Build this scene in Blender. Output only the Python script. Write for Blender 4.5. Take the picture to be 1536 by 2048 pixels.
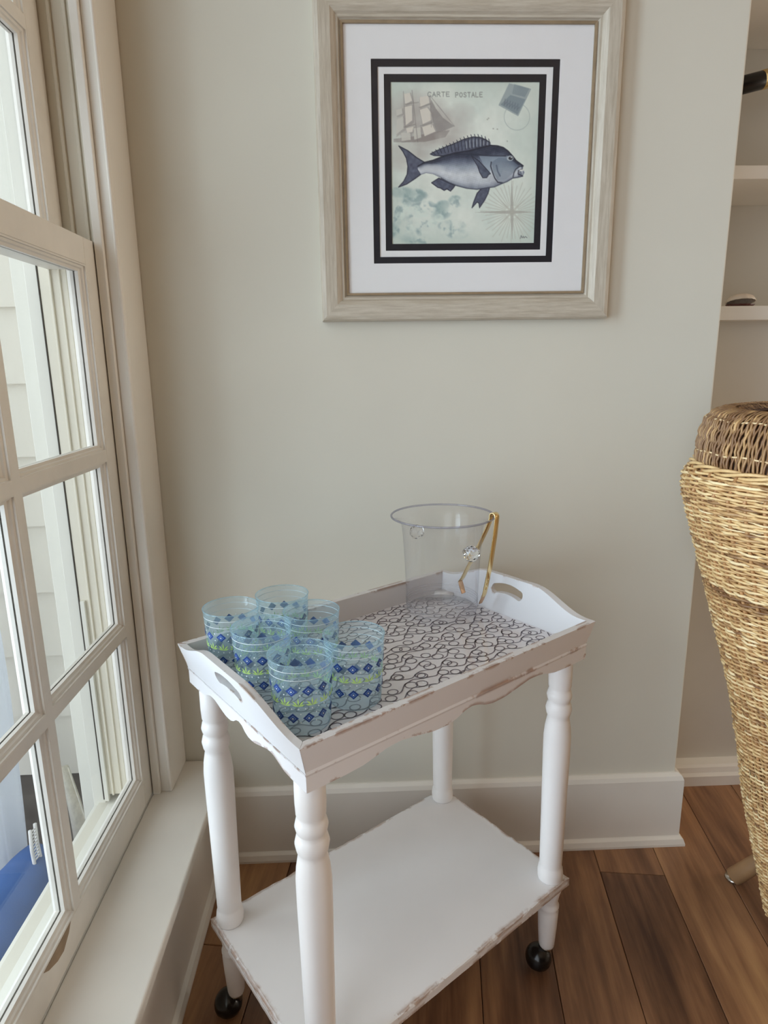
import bpy, bmesh, math, random
import numpy as np
from mathutils import Vector, Matrix
from mathutils.geometry import tessellate_polygon

random.seed(7)
rng = np.random.default_rng(11)
for o in list(bpy.data.objects):
    bpy.data.objects.remove(o)
scene = bpy.context.scene
COL = scene.collection
PI = math.pi

# ------------------------------------------------------------------ camera
F_PX, PITCH, YAW, ROLL = 1272.23, 0.224747, 0.034885, -0.014176
cam_d = bpy.data.cameras.new('camera')
cam = bpy.data.objects.new('camera', cam_d)
COL.objects.link(cam)
fw = Vector((math.sin(YAW)*math.cos(PITCH), math.cos(YAW)*math.cos(PITCH), -math.sin(PITCH)))
r0 = Vector((math.cos(YAW), -math.sin(YAW), 0))
u0 = r0.cross(fw)
rt = math.cos(ROLL)*r0 + math.sin(ROLL)*u0
up = -math.sin(ROLL)*r0 + math.cos(ROLL)*u0
m = Matrix((rt, up, -fw)).transposed().to_4x4()
m.translation = Vector((0, -1.3748, 1.19))
cam.matrix_world = m
cam_d.sensor_fit = 'HORIZONTAL'
cam_d.sensor_width = 36
cam_d.lens = 36*F_PX/1536
cam_d.clip_start = 0.02
scene.camera = cam

# ------------------------------------------------------------------ world, light, exposure
world = bpy.data.worlds.new('world')
scene.world = world
world.use_nodes = True
bg = world.node_tree.nodes['Background']
bg.inputs[0].default_value = (0.86, 0.93, 1.0, 1)
bg.inputs[1].default_value = 1.9

def area(name, loc, rot, sx, sy, power, color=(1, 1, 1)):
    l = bpy.data.lights.new(name, 'AREA')
    l.shape = 'RECTANGLE'
    l.size, l.size_y, l.energy, l.color = sx, sy, power, color
    ob = bpy.data.objects.new(name, l)
    COL.objects.link(ob)
    ob.location, ob.rotation_euler = loc, rot
    return ob
# daylight from the open yard, coming in low under the added eave through the left wall's windows,
# and a warm fill lamp added at the unseen right wall
yard = area('yard_daylight', (-1.40, -2.35, 1.45), (0, -PI/2, 0), 2.2, 2.9, 92, (0.67, 0.84, 1.0))
yard.data.spread = math.radians(100)
area('warm_room_fill', (5.05, -.25, 1.5), (0, PI/2, 0), 1.7, 1.6, 42, (1.0, 0.87, 0.68))

vs = scene.view_settings
vs.view_transform = 'Standard'
vs.look = 'None'
vs.gamma = 1
vs.use_curve_mapping = False
vs.exposure = 0.42
scene.cycles.caustics_reflective = False
scene.cycles.caustics_refractive = False
scene.cycles.transparent_max_bounces = 28      # light and sight pass through all the clear cups

# ------------------------------------------------------------------ materials
def lin(c):
    return tuple((v/12.92 if v <= 0.04045 else ((v+0.055)/1.055)**2.4) for v in c)
def rgb(r, g, b):
    return (*lin((r/255, g/255, b/255)), 1)

class NT:
    def __init__(self, name):
        self.m = bpy.data.materials.new(name)
        self.m.use_nodes = True
        self.t = self.m.node_tree
        self.n = self.t.nodes
        self.b = self.n['Principled BSDF']
        self.out = self.n['Material Output']
    def new(self, typ, **kw):
        nd = self.n.new(typ)
        for k, v in kw.items():
            setattr(nd, k, v)
        return nd
    def link(self, a, b):
        self.t.links.new(a, b)
    def coord(self, scale=(1, 1, 1), kind='Object', rot=(0, 0, 0)):
        tc = self.new('ShaderNodeTexCoord')
        mp = self.new('ShaderNodeMapping')
        mp.inputs['Scale'].default_value = scale
        mp.inputs['Rotation'].default_value = rot
        self.link(tc.outputs[kind], mp.inputs[0])
        return mp.outputs[0]
    def noise(self, vec, scale, detail=4, rough=.55):
        nz = self.new('ShaderNodeTexNoise')
        nz.inputs['Scale'].default_value = scale
        nz.inputs['Detail'].default_value = detail
        nz.inputs['Roughness'].default_value = rough
        self.link(vec, nz.inputs['Vector'])
        return nz.outputs['Fac']
    def ramp(self, fac, stops):
        r = self.new('ShaderNodeValToRGB')
        el = r.color_ramp.elements
        while len(el) < len(stops):
            el.new(0.5)
        for e, (p, c) in zip(el, stops):
            e.position, e.color = p, c
        self.link(fac, r.inputs[0])
        return r.outputs[0]
    def bump(self, h, strength, dist=0.001):
        b = self.new('ShaderNodeBump')
        b.inputs['Strength'].default_value = strength
        b.inputs['Distance'].default_value = dist
        self.link(h, b.inputs['Height'])
        self.link(b.outputs[0], self.b.inputs['Normal'])
    def mix(self, fac, a, b):
        mx = self.new('ShaderNodeMix', data_type='RGBA')
        for sock, v in ((mx.inputs[0], fac), (mx.inputs[6], a), (mx.inputs[7], b)):
            if isinstance(v, (tuple, float, int)):
                sock.default_value = v
            else:
                self.link(v, sock)
        return mx.outputs[2]
    def math(self, op, a, b=0.0, clamp=False):
        mn = self.new('ShaderNodeMath', operation=op, use_clamp=clamp)
        for sock, v in ((mn.inputs[0], a), (mn.inputs[1], b)):
            if isinstance(v, (float, int)):
                sock.default_value = v
            else:
                self.link(v, sock)
        return mn.outputs[0]

def plain(name, col, rough=.5, metal=0, noise=None, bump=None, var=.06):
    t = NT(name)
    t.b.inputs['Roughness'].default_value = rough
    t.b.inputs['Metallic'].default_value = metal
    v = t.coord()
    f = t.noise(v, noise or 8)
    c0 = tuple(max(0, x*(1-var)) for x in col[:3]) + (1,)
    c1 = tuple(min(1, x*(1+var)) for x in col[:3]) + (1,)
    t.link(t.ramp(f, [(.3, c0), (.7, c1)]), t.b.inputs['Base Color'])
    if bump:
        t.bump(t.noise(v, bump[0], 6), bump[1], bump[2] if len(bump) > 2 else .001)
    return t.m

def worn_paint(name, col, wear, radius=.006, thr=.06, rough=.42, nscale=30, amount=.5):
    """painted wood whose edges are rubbed through to the wood"""
    t = NT(name)
    t.b.inputs['Roughness'].default_value = rough
    v = t.coord()
    bev = t.new('ShaderNodeBevel', samples=4)
    bev.inputs['Radius'].default_value = radius
    geo = t.new('ShaderNodeNewGeometry')
    dt = t.new('ShaderNodeVectorMath', operation='DOT_PRODUCT')
    t.link(bev.outputs[0], dt.inputs[0])
    t.link(geo.outputs['Normal'], dt.inputs[1])
    edge = t.math('SUBTRACT', 1.0, dt.outputs['Value'])
    n = t.noise(v, nscale, 5, .65)
    n2 = t.noise(v, nscale*.28, 3, .5)
    nn = t.math('ADD', t.math('MULTIPLY', n, .5), t.math('MULTIPLY', n2, .5))
    patch = t.math('MULTIPLY', t.math('SUBTRACT', nn, amount), 9.0, True)
    mask = t.math('GREATER_THAN', t.math('MULTIPLY', edge, patch), thr)
    soft = t.noise(v, 6, 3)
    c0 = tuple(x*.95 for x in col[:3]) + (1,)
    base = t.ramp(soft, [(.3, c0), (.7, col)])
    wc = t.ramp(t.noise(v, 60, 3), [(.3, tuple(x*.6 for x in wear[:3]) + (1,)), (.7, wear)])
    t.link(t.mix(mask, base, wc), t.b.inputs['Base Color'])
    t.bump(t.noise(v, 90, 4), .12, .0006)
    return t.m

def clear(name, tint, haze=0.0, haze_col=(1, 1, 1, 1), gloss=1.0, edge_tint=None, rough=0.02):
    """thin clear sheet: tinted transmission, Fresnel reflection and a little haze"""
    t = NT(name)
    t.n.remove(t.b)
    tr = t.new('ShaderNodeBsdfTransparent')
    if edge_tint:
        lw = t.new('ShaderNodeLayerWeight')
        lw.inputs[0].default_value = .35
        t.link(t.mix(lw.outputs['Facing'], tint, edge_tint), tr.inputs[0])
    else:
        tr.inputs[0].default_value = tint
    gl = t.new('ShaderNodeBsdfGlossy')
    gl.inputs['Roughness'].default_value = rough
    fr = t.new('ShaderNodeFresnel')
    geo = t.new('ShaderNodeNewGeometry')      # thin sheet: same reflectance from either side
    ior = t.math('SUBTRACT', 1.45, t.math('MULTIPLY', geo.outputs['Backfacing'], 1.45-1/1.45))
    t.link(ior, fr.inputs[0])
    fm = t.math('MULTIPLY', fr.outputs[0], gloss, True)
    s = tr.outputs[0]
    if haze > 0:
        df = t.new('ShaderNodeBsdfDiffuse')
        df.inputs[0].default_value = haze_col
        tl = t.new('ShaderNodeBsdfTranslucent')
        tl.inputs[0].default_value = haze_col
        ad = t.new('ShaderNodeMixShader')
        ad.inputs[0].default_value = .5
        t.link(df.outputs[0], ad.inputs[1])
        t.link(tl.outputs[0], ad.inputs[2])
        mh = t.new('ShaderNodeMixShader')
        mh.inputs[0].default_value = haze
        t.link(s, mh.inputs[1])
        t.link(ad.outputs[0], mh.inputs[2])
        s = mh.outputs[0]
    mx = t.new('ShaderNodeMixShader')
    t.link(fm, mx.inputs[0])
    t.link(s, mx.inputs[1])
    t.link(gl.outputs[0], mx.inputs[2])
    t.link(mx.outputs[0], t.out.inputs[0])
    return t.m

M = {}
M['wall'] = plain('wall_paint', rgb(218, 214, 201), .65, noise=3, var=.02, bump=(160, .15, .0006))
M['farwall'] = plain('far_wall_paint', rgb(176, 152, 124), .7, noise=3, var=.02)
M['panelling'] = plain('dark_panelling', rgb(112, 90, 70), .6, noise=3, var=.05)
M['ceiling'] = plain('ceiling_boards', rgb(176, 150, 120), .7, noise=3, var=.02)
M['trim'] = plain('trim_paint', rgb(234, 229, 220), .38, noise=5, var=.03, bump=(60, .06, .0006))
M['sash'] = plain('sash_paint', rgb(228, 223, 214), .4, noise=14, var=.05, bump=(60, .08, .0006))
M['dark'] = plain('shadow_gap', rgb(40, 34, 28), .8)
M['alcove'] = plain('alcove_paint', rgb(208, 202, 190), .55, noise=4, var=.03)
M['siding'] = plain('siding_paint', rgb(236, 229, 216), .7, noise=4, var=.02, bump=(70, .25, .001))
M['exttrim'] = plain('exterior_trim', rgb(222, 220, 210), .5, noise=5, var=.02)
M['cream'] = plain('jamb_liner_vinyl', rgb(222, 216, 200), .5, noise=5, var=.03)
M['foundation'] = plain('foundation_stone', rgb(96, 90, 84), .9, noise=30, var=.25)
M['deck'] = plain('deck_boards', rgb(108, 98, 108), .8, noise=20, var=.25)
M['cart'] = worn_paint('distressed_white_paint', rgb(230, 227, 228), rgb(162, 112, 76), radius=.010, thr=.026, nscale=34, amount=.515)
M['handle'] = worn_paint('handle_panel_paint', rgb(228, 226, 228), rgb(186, 150, 122), radius=.008, thr=.030, nscale=24, amount=.535)
M['shelf'] = worn_paint('distressed_shelf_paint', rgb(232, 229, 228), rgb(168, 128, 98), radius=.012, thr=.014, nscale=42, amount=.475)
M['leg'] = plain('leg_white_paint', rgb(238, 234, 232), .36, noise=12, var=.02, bump=(70, .08, .0006))
M['paper'] = plain('tray_paper', rgb(242, 238, 242), .6, noise=10, var=.03)
M['ink'] = plain('squiggle_ink', rgb(112, 99, 112), .6, noise=40, var=.2)
M['rubber'] = plain('black_caster', rgb(18, 17, 17), .22, noise=20, var=.2)
M['steel'] = plain('steel', rgb(190, 186, 178), .25, 1.0, noise=20)
M['brass'] = plain('polished_brass', rgb(236, 210, 156), .16, 1.0, noise=20, var=.05)
M['copper'] = plain('brass_tong_claw', rgb(205, 165, 130), .22, 1.0, noise=20, var=.05)
M['matboard'] = plain('white_mat_board', rgb(250, 249, 250), .8, noise=50, var=.01)
M['black'] = plain('black_mat_board', rgb(28, 25, 34), .7, noise=40, var=.1)
M['cushion'] = plain('blue_cushion_cloth', rgb(66, 100, 156), .9, noise=10, var=.12, bump=(400, .3, .001))
M['bench'] = plain('bench_wood', rgb(120, 112, 108), .8, noise=20, var=.2)
M['lace'] = plain('cream_lace', rgb(238, 232, 218), .9, noise=60, var=.12, bump=(160, .6, .002))
M['crochet'] = plain('white_crochet', rgb(236, 234, 232), .9, noise=60, var=.06, bump=(200, .5, .001))
M['dark_backing'] = plain('chair_dark_backing', rgb(74, 52, 40), .9, noise=40, var=.2)
M['stitch'] = plain('pale_cane', rgb(226, 200, 156), .5, noise=40, var=.12)
M['bare'] = plain('bare_weathered_wood', rgb(150, 128, 104), .8, noise=40, var=.15)
M['seat_cushion'] = plain('seat_pad_cloth', rgb(214, 206, 188), .9, noise=12, var=.04)
M['legwood'] = plain('chair_leg_wood', rgb(158, 124, 88), .5, noise=16, var=.15)
M['shell'] = plain('shell', rgb(222, 208, 192), .4, noise=30, var=.12)
M['shellin'] = plain('shell_inside', rgb(84, 42, 36), .4, noise=30, var=.2)
M['tube'] = plain('black_lacquer', rgb(16, 15, 18), .3, noise=20, var=.2)
M['glass'] = clear('window_glass', (.97, .985, .98, 1), gloss=.8)
M['picglass'] = clear('picture_glass', (.99, .99, .99, 1), gloss=.45)
M['trayglass'] = clear('tray_glass', (.995, .995, .995, 1), gloss=1.0, rough=.03)
M['tumbler'] = clear('pale_blue_acrylic', (.945, .985, 1.0, 1), .24, (.66, .90, 1.0, 1), 1.0, (.76, .92, 1.0, 1), .04)
M['tumbler_base'] = clear('pale_acrylic_base', (.98, .99, 1.0, 1), .10, (.85, .95, 1.0, 1), 1.0, None, .05)
M['bucket'] = clear('clear_acrylic', (.995, .995, .997, 1), .02, (.95, .96, 1, 1), .9, (.90, .90, .93, 1), .03)
M['bucket_base'] = clear('frosted_acrylic', (.99, .99, .995, 1), .13, (.95, .95, 1.0, 1), .8, None, .15)
M['bucket_rim'] = clear('acrylic_rim', (.86, .86, .91, 1), .10, (.8, .8, .9, 1), 1.0, (.50, .50, .60, 1), .03)
t = NT('faceted_crystal')
t.b.inputs['Transmission Weight'].default_value = 1
t.b.inputs['IOR'].default_value = 1.45
t.b.inputs['Roughness'].default_value = .02
t.b.inputs['Base Color'].default_value = (1, 1, 1, 1)
M['crystal'] = t.m
for k, c in (('blue', (38, 68, 140)), ('lightblue', (120, 156, 214)), ('white', (246, 250, 250)), ('leaf', (200, 234, 130))):
    M['print_'+k] = plain('print_'+k, rgb(*c), .35, noise=60, var=.06)
# drape: thin white cloth that lets light through
t = NT('white_drape_cloth')
t.b.inputs['Base Color'].default_value = rgb(246, 248, 251)
t.b.inputs['Roughness'].default_value = .9
tl = t.new('ShaderNodeBsdfTranslucent')
tl.inputs[0].default_value = rgb(242, 246, 252)
mx = t.new('ShaderNodeMixShader')
mx.inputs[0].default_value = .6
t.link(t.b.outputs[0], mx.inputs[1]); t.link(tl.outputs[0], mx.inputs[2]); t.link(mx.outputs[0], t.out.inputs[0])
M['drape'] = t.m
# brushed frame wood
def frame_wood(name, axis):
    t = NT(name)
    sc = [22, 22, 22]; sc[axis] = 1.6
    v = t.coord(tuple(sc))
    f = t.noise(v, 9, 6, .7)
    t.link(t.ramp(f, [(.25, rgb(172, 160, 142)), (.5, rgb(196, 186, 170)), (.75, rgb(214, 206, 192))]), t.b.inputs['Base Color'])
    t.b.inputs['Roughness'].default_value = .42
    t.bump(f, .12, .0006)
    return t.m
M['frame_h'] = frame_wood('frame_wood_horizontal', 0)
M['frame_v'] = frame_wood('frame_wood_vertical', 2)
M['lip'] = plain('frame_lip', rgb(150, 130, 104), .4, noise=40, var=.15)
# floor planks: each plank shifts the grain and tone by its own random value
t = NT('floor_plank_wood')
oi = t.new('ShaderNodeObjectInfo')
tc = t.new('ShaderNodeTexCoord')
ad = t.new('ShaderNodeVectorMath', operation='ADD')
cx = t.new('ShaderNodeCombineXYZ')
t.link(t.math('MULTIPLY', oi.outputs['Random'], 37.0), cx.inputs[0])
t.link(t.math('MULTIPLY', oi.outputs['Random'], 91.0), cx.inputs[1])
t.link(tc.outputs['Object'], ad.inputs[0]); t.link(cx.outputs[0], ad.inputs[1])
mp = t.new('ShaderNodeMapping')
mp.inputs['Scale'].default_value = (26, 1.7, 1)
t.link(ad.outputs[0], mp.inputs[0])
mp2 = t.new('ShaderNodeMapping')
mp2.inputs['Scale'].default_value = (7, 1.6, 1)
t.link(ad.outputs[0], mp2.inputs[0])
g1 = t.noise(mp.outputs[0], 1.6, 6, .6)
g2 = t.noise(mp2.outputs[0], 1.5, 4, .55)
f = t.math('ADD', t.math('MULTIPLY', g1, .5), t.math('ADD', t.math('MULTIPLY', g2, .5), t.math('MULTIPLY', t.math('SUBTRACT', oi.outputs['Random'], .5), .22)))
t.link(t.ramp(f, [(.30, rgb(76, 49, 35)), (.46, rgb(126, 89, 63)), (.58, rgb(158, 116, 82)), (.74, rgb(188, 146, 102))]), t.b.inputs['Base Color'])
t.b.inputs['Roughness'].default_value = .42
t.bump(g1, .18, .0008)
M['plank'] = t.m
# wicker: colour varies from strand to strand (attribute) and along it
def wicker(name):
    t = NT(name)
    at = t.new('ShaderNodeAttribute', attribute_name='tone')
    v = t.coord()
    n = t.noise(v, 55, 4, .6)
    f = t.math('ADD', t.math('MULTIPLY', at.outputs['Fac'], .6), t.math('MULTIPLY', n, .4))
    t.link(t.ramp(f, [(.2, rgb(132, 96, 64)), (.45, rgb(204, 164, 112)), (.62, rgb(228, 196, 142)), (.82, rgb(244, 222, 176))]), t.b.inputs['Base Color'])
    t.b.inputs['Roughness'].default_value = .45
    return t.m
M['wicker'] = wicker('wicker_cane')
M['stake'] = plain('wicker_stake', rgb(190, 146, 100), .5, noise=30, var=.15)
t = NT('art_print')
at = t.new('ShaderNodeAttribute', attribute_name='print')
t.link(at.outputs['Color'], t.b.inputs['Base Color'])
t.b.inputs['Roughness'].default_value = .75
M['print'] = t.m

# ------------------------------------------------------------------ mesh helpers
class MB:
    def __init__(self):
        self.v, self.f = [], []
    def add(self, vs_, fs_):
        b = len(self.v)
        self.v += [tuple(p) for p in vs_]
        self.f += [tuple(i+b for i in q) for q in fs_]
        return self
    def box(self, x0, x1, y0, y1, z0, z1):
        return self.hexa([(x0, y0, z0), (x1, y0, z0), (x1, y1, z0), (x0, y1, z0), (x0, y0, z1), (x1, y0, z1), (x1, y1, z1), (x0, y1, z1)])
    def hexa(self, p):
        return self.add(p, [(0, 3, 2, 1), (4, 5, 6, 7), (0, 1, 5, 4), (1, 2, 6, 5), (2, 3, 7, 6), (3, 0, 4, 7)])
    def lathe(self, prof, seg=24, c=(0, 0, 0), cap0=True, cap1=True):
        vs_, fs_ = [], []
        for (r, z) in prof:
            for k in range(seg):
                a = 2*PI*k/seg
                vs_.append((c[0]+r*math.cos(a), c[1]+r*math.sin(a), c[2]+z))
        n = len(prof)
        for i in range(n-1):
            for k in range(seg):
                k2 = (k+1) % seg
                fs_.append((i*seg+k, i*seg+k2, (i+1)*seg+k2, (i+1)*seg+k))
        if cap0: fs_.append(tuple(range(seg))[::-1])
        if cap1: fs_.append(tuple((n-1)*seg+k for k in range(seg)))
        return self.add(vs_, fs_)
    def tube(self, pts, r, seg=8, closed=False, flat=1.0, upv=None):
        pts = [Vector(p) for p in pts]
        n = len(pts)
        vs_, fs_ = [], []
        prev = None
        for i, p in enumerate(pts):
            a = pts[(i-1) % n] if (i or closed) else p
            b = pts[(i+1) % n] if (i < n-1 or closed) else p
            d = (b-a).normalized()
            ref = Vector(upv) if upv else (prev if prev is not None else (Vector((0, 0, 1)) if abs(d.z) < .9 else Vector((1, 0, 0))))
            s = d.cross(ref).normalized()
            q = s.cross(d).normalized()
            prev = q
            rr = r[i] if isinstance(r, (list, tuple)) else r
            for k in range(seg):
                an = 2*PI*k/seg
                vs_.append(p + s*math.cos(an)*rr + q*math.sin(an)*rr*flat)
        m_ = n if closed else n-1
        for i in range(m_):
            j = (i+1) % n
            for k in range(seg):
                k2 = (k+1) % seg
                fs_.append((i*seg+k, j*seg+k, j*seg+k2, i*seg+k2))
        if not closed:
            fs_.append(tuple(range(seg)))
            fs_.append(tuple((n-1)*seg+k for k in range(seg))[::-1])
        return self.add(vs_, fs_)
    def loops(self, loops, closed=True, cap=False):
        """quads between successive loops of points"""
        vs_ = [p for L_ in loops for p in L_]
        k = len(loops[0])
        fs_ = []
        for i in range(len(loops)-1):
            for j in range(k if closed else k-1):
                j2 = (j+1) % k
                fs_.append((i*k+j, i*k+j2, (i+1)*k+j2, (i+1)*k+j))
        if cap:
            fs_.append(tuple(range(k))[::-1]); fs_.append(tuple((len(loops)-1)*k+j for j in range(k)))
        return self.add(vs_, fs_)
    def plate(self, outer, holes, fn, th):
        """extruded 2-D polygon with holes; fn(a, b, depth) -> xyz"""
        polys = [outer] + holes
        tris = tessellate_polygon([[Vector((a, b, 0)) for a, b in P] for P in polys])
        flat_ = [p for P in polys for p in P]
        n = len(flat_)
        vs_ = [fn(a, b, 0) for a, b in flat_] + [fn(a, b, th) for a, b in flat_]
        fs_ = [tuple(q) for q in tris] + [tuple(i+n for i in q)[::-1] for q in tris]
        o = 0
        for P in polys:
            k = len(P)
            for i in range(k):
                j = (i+1) % k
                fs_.append((o+i, o+j, n+o+j, n+o+i))
            o += k
        return self.add(vs_, fs_)
    def build(self, name, mat, parent=None, smooth=False, bevel=0, seg=2, fixn=True, angle=40):
        me = bpy.data.meshes.new(name)
        me.from_pydata(self.v, [], self.f)
        if fixn:
            bm = bmesh.new(); bm.from_mesh(me)
            bmesh.ops.recalc_face_normals(bm, faces=bm.faces)
            bm.to_mesh(me); bm.free()
        me.materials.append(mat)
        if smooth:
            me.shade_smooth()
        ob = bpy.data.objects.new(name, me)
        COL.objects.link(ob)
        if parent: ob.parent = parent
        if bevel:
            bv = ob.modifiers.new('bevel', 'BEVEL')
            bv.width, bv.segments, bv.limit_method, bv.angle_limit = bevel, seg, 'ANGLE', math.radians(angle)
        return ob

def empty(name, loc=(0, 0, 0), rz=0, parent=None):
    o = bpy.data.objects.new(name, None)
    o.empty_display_size = .05
    COL.objects.link(o)
    o.location = loc
    o.rotation_euler.z = rz
    if parent: o.parent = parent
    return o
def tag(o, label, cat, group=None, kind=None):
    o['label'] = label
    o['category'] = cat
    if group: o['group'] = group
    if kind: o['kind'] = kind
    return o
def copy_tree(o, parent=None):
    c = o.copy()
    COL.objects.link(c)
    c.parent = parent
    for ch in list(o.children):
        copy_tree(ch, c)
    return c

# ================================================================== room shell
XR = .7666            # free right end of the back wall
XS, XB, YA, ZT, ZM, XST = -.4781, -.4361, -.1127, .2744, 1.4188, -.3414
CEIL = 2.62
wb = MB().box(XB-.12, XR, 0, .12, 0, CEIL).build('wall_back', M['wall'], bevel=.004)
tag(wb, 'cream painted wall with the framed fish print', 'wall', kind='structure')
# left wall: piers, header and knee wall round the windows
wl = MB()
wl.box(-.60, -.385, -6.3, 0, -.02, ZT-.022)
wl.box(-.60, XB-.018, -6.3, 0, 2.42, CEIL)
wl.box(-.60, XB-.018, -1.03, -.885, ZT-.022, 2.42)
wl.box(-.60, XB-.018, -6.3, -3.4, ZT-.022, 2.42)
wl = wl.build('wall_left', M['wall'])
tag(wl, 'cream painted wall around and below the sash window', 'wall', kind='structure')
wr = MB()
wr.box(5.2, 5.3, -6.3, -1.15, 0, CEIL).box(5.2, 5.3, .65, 1.0, 0, CEIL).box(5.2, 5.3, -1.15, .65, 0, .6).box(5.2, 5.3, -1.15, .65, 2.4, CEIL)
wr = wr.build('wall_right', M['farwall'])
tag(wr, 'tan wall at the far right side of the room, out of view', 'wall', kind='structure')
wf = MB().box(-.6, 5.3, -6.4, -6.3, 0, CEIL).build('wall_front', M['panelling'])
tag(wf, 'dark wood panelled wall behind the viewer', 'wall', kind='structure')
ce = MB().box(-.6, 5.3, -6.4, 1.0, CEIL, CEIL+.1).build('ceiling', M['ceiling'])
tag(ce, 'wood plank ceiling above the room', 'ceiling', kind='structure')
wbb = MB().box(XR, 5.3, .9, 1.0, 0, CEIL).build('wall_alcove', M['wall'])
tag(wbb, 'wall behind the built-in bookcase', 'wall', kind='structure')

# ---- floor: planks laid at a slight angle to the wall
fl = MB().box(-.6, 5.3, -6.4, 1.0, -.06, -.012).build('floor', M['dark'])
tag(fl, 'dark brown wood plank floor', 'floor', kind='structure')
ang = math.radians(-7.5)
PW, PLN = .150, 1.22
plank_me = MB().box(-PW/2+.0007, PW/2-.0007, -PLN/2+.0007, PLN/2-.0007, -.012, 0).build('plank', M['plank'], bevel=.0012, seg=1)
first = True
for i in range(-6, 24):
    off = (i*.37) % 1
    for j in range(-4, 2):
        lx, ly = .035+i*PW, (j+off)*PLN
        wx = lx*math.cos(ang)-ly*math.sin(ang)
        wy = lx*math.sin(ang)+ly*math.cos(ang)
        if not (-.45 < wx < 1.9 and -1.9 < wy < .85): continue
        p = plank_me if first else plank_me.copy()
        if not first: COL.objects.link(p)
        first = False
        p.location = (wx, wy, 0)
        p.rotation_euler.z = ang + (PI if rng.random() < .5 else 0)
        p.parent = fl
rest = MB()
rest.box(-.6, 5.3, -6.4, -2.0, -.012, -.001).box(2.0, 5.3, -2.0, 1.0, -.012, -.001)
rest.build('far_boards', M['plank'], fl)

# ---- baseboards
def base_profile(t0=0):
    # (distance out from wall, z)
    return [(0, 0), (.028, 0), (.028, .006), (.024, .018), (.018, .022), (.016, .024), (.016, .180), (.012, .190), (.004, .196), (0, .196)]
prof = base_profile()
bb = MB()
bb.loops([[(x, -d, z) for d, z in prof] if x < XR else [(x+d, -d, z) for d, z in prof] for x in (-.36, XR)] + [[(XR+d, .2, z) for d, z in prof]], cap=True)
bb = bb.build('baseboard_back', M['trim'])
tag(bb, 'tall white baseboard along the back wall', 'baseboard', kind='structure')
bl = MB()
bl.loops([[(-.385+d, y, z) for d, z in prof[:-3]] + [(-.385+.016, y, ZT-.024), (-.385, y, ZT-.024)] for y in (-4.2, 0)], cap=True)
bl = bl.build('baseboard_left', M['trim'])
tag(bl, 'white baseboard below the window ledge', 'baseboard', kind='structure')

# ================================================================== window
win = empty('window_1', (XS, -.487, ZT))
tag(win, 'white double-hung sash window with divided panes', 'window', kind='structure')
WO = Vector((XS, -.487, ZT))
def wpart(mb, name, mat, parent=None, **kw):
    o = mb.build(name, mat, parent or win, **kw)
    if parent is None:
        o.matrix_parent_inverse = Matrix.Translation(-WO)
    return o
SY0, SY1 = -.8615, YA-.003       # sash sides
PC = [(-.478, YA-.052), (-.8095, -.496)]
def make_sash(name, x, z0, z1, rows, th=.035, fz=None):
    s = MB()
    xi = x-th
    s.box(xi, x, PC[0][1], SY1, z0, z1)          # far stile
    s.box(xi, x, SY0, PC[1][0], z0, z1)          # near stile
    s.box(xi, x, PC[1][0], PC[0][1], z0, rows[0][0])
    s.box(xi, x, PC[1][0], PC[0][1], rows[-1][1], z1)
    sash = wpart(s, name, M['sash'], bevel=.0012, seg=1)
    def sub(mb, nm, mat, **kw):
        o = mb.build(nm, mat, sash, **kw)
        return o
    sub(MB().box(xi, x, PC[1][1], PC[0][0], rows[0][0], rows[-1][1]), 'muntin', M['sash'])
    for a, b in zip(rows[:-1], rows[1:]):
        for (y0, y1) in PC:
            sub(MB().box(xi, x, y0, y1, a[1], b[0]), 'muntin', M['sash'])
    steps = [(0, 0), (.0025, .0005), (.0025, .004), (.006, .0055), (.0075, .0085), (.0115, .0105), (.0115, .0165)]
    for (z_0, z_1) in rows:
        for (y0, y1) in PC:
            lp = [[(x-d, y0+i, z_0+i), (x-d, y1-i, z_0+i), (x-d, y1-i, z_1-i), (x-d, y0+i, z_1-i)] for i, d in steps]
            lp2 = [[(xi+d, y0+i, z_0+i), (xi+d, y1-i, z_0+i), (xi+d, y1-i, z_1-i), (xi+d, y0+i, z_1-i)] for i, d in [(0, 0), (.011, .010), (.011, .0155)]]
            sub(MB().loops(lp).loops(lp2), 'glazing_bead', M['sash'], fixn=False)
            sub(MB().box(x-.0195, x-.0165, y0+.008, y1-.008, z_0+.008, z_1-.008), 'pane', M['glass'])
    return sash
lsash = make_sash('lower_sash', XS, ZT+.003, ZM, [(.338, .671), (.689, 1.025), (1.043, 1.372)])
make_sash('upper_sash', XS-.053, ZM-.047, 2.46, [(ZM+.006, 1.736), (1.754, 2.084), (2.102, 2.405)])
pk = [(-.514, .3368), (-.524, .325), (-.545, .3125), (-.565, .315), (-.590, .326), (-.604, .3368)]
MB().loops([[(XS-.001, y, z) for y, z in pk], [(XS+.0003, y, z) for y, z in pk]], cap=True).build('peeled_paint', M['bare'], lsash)
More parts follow.
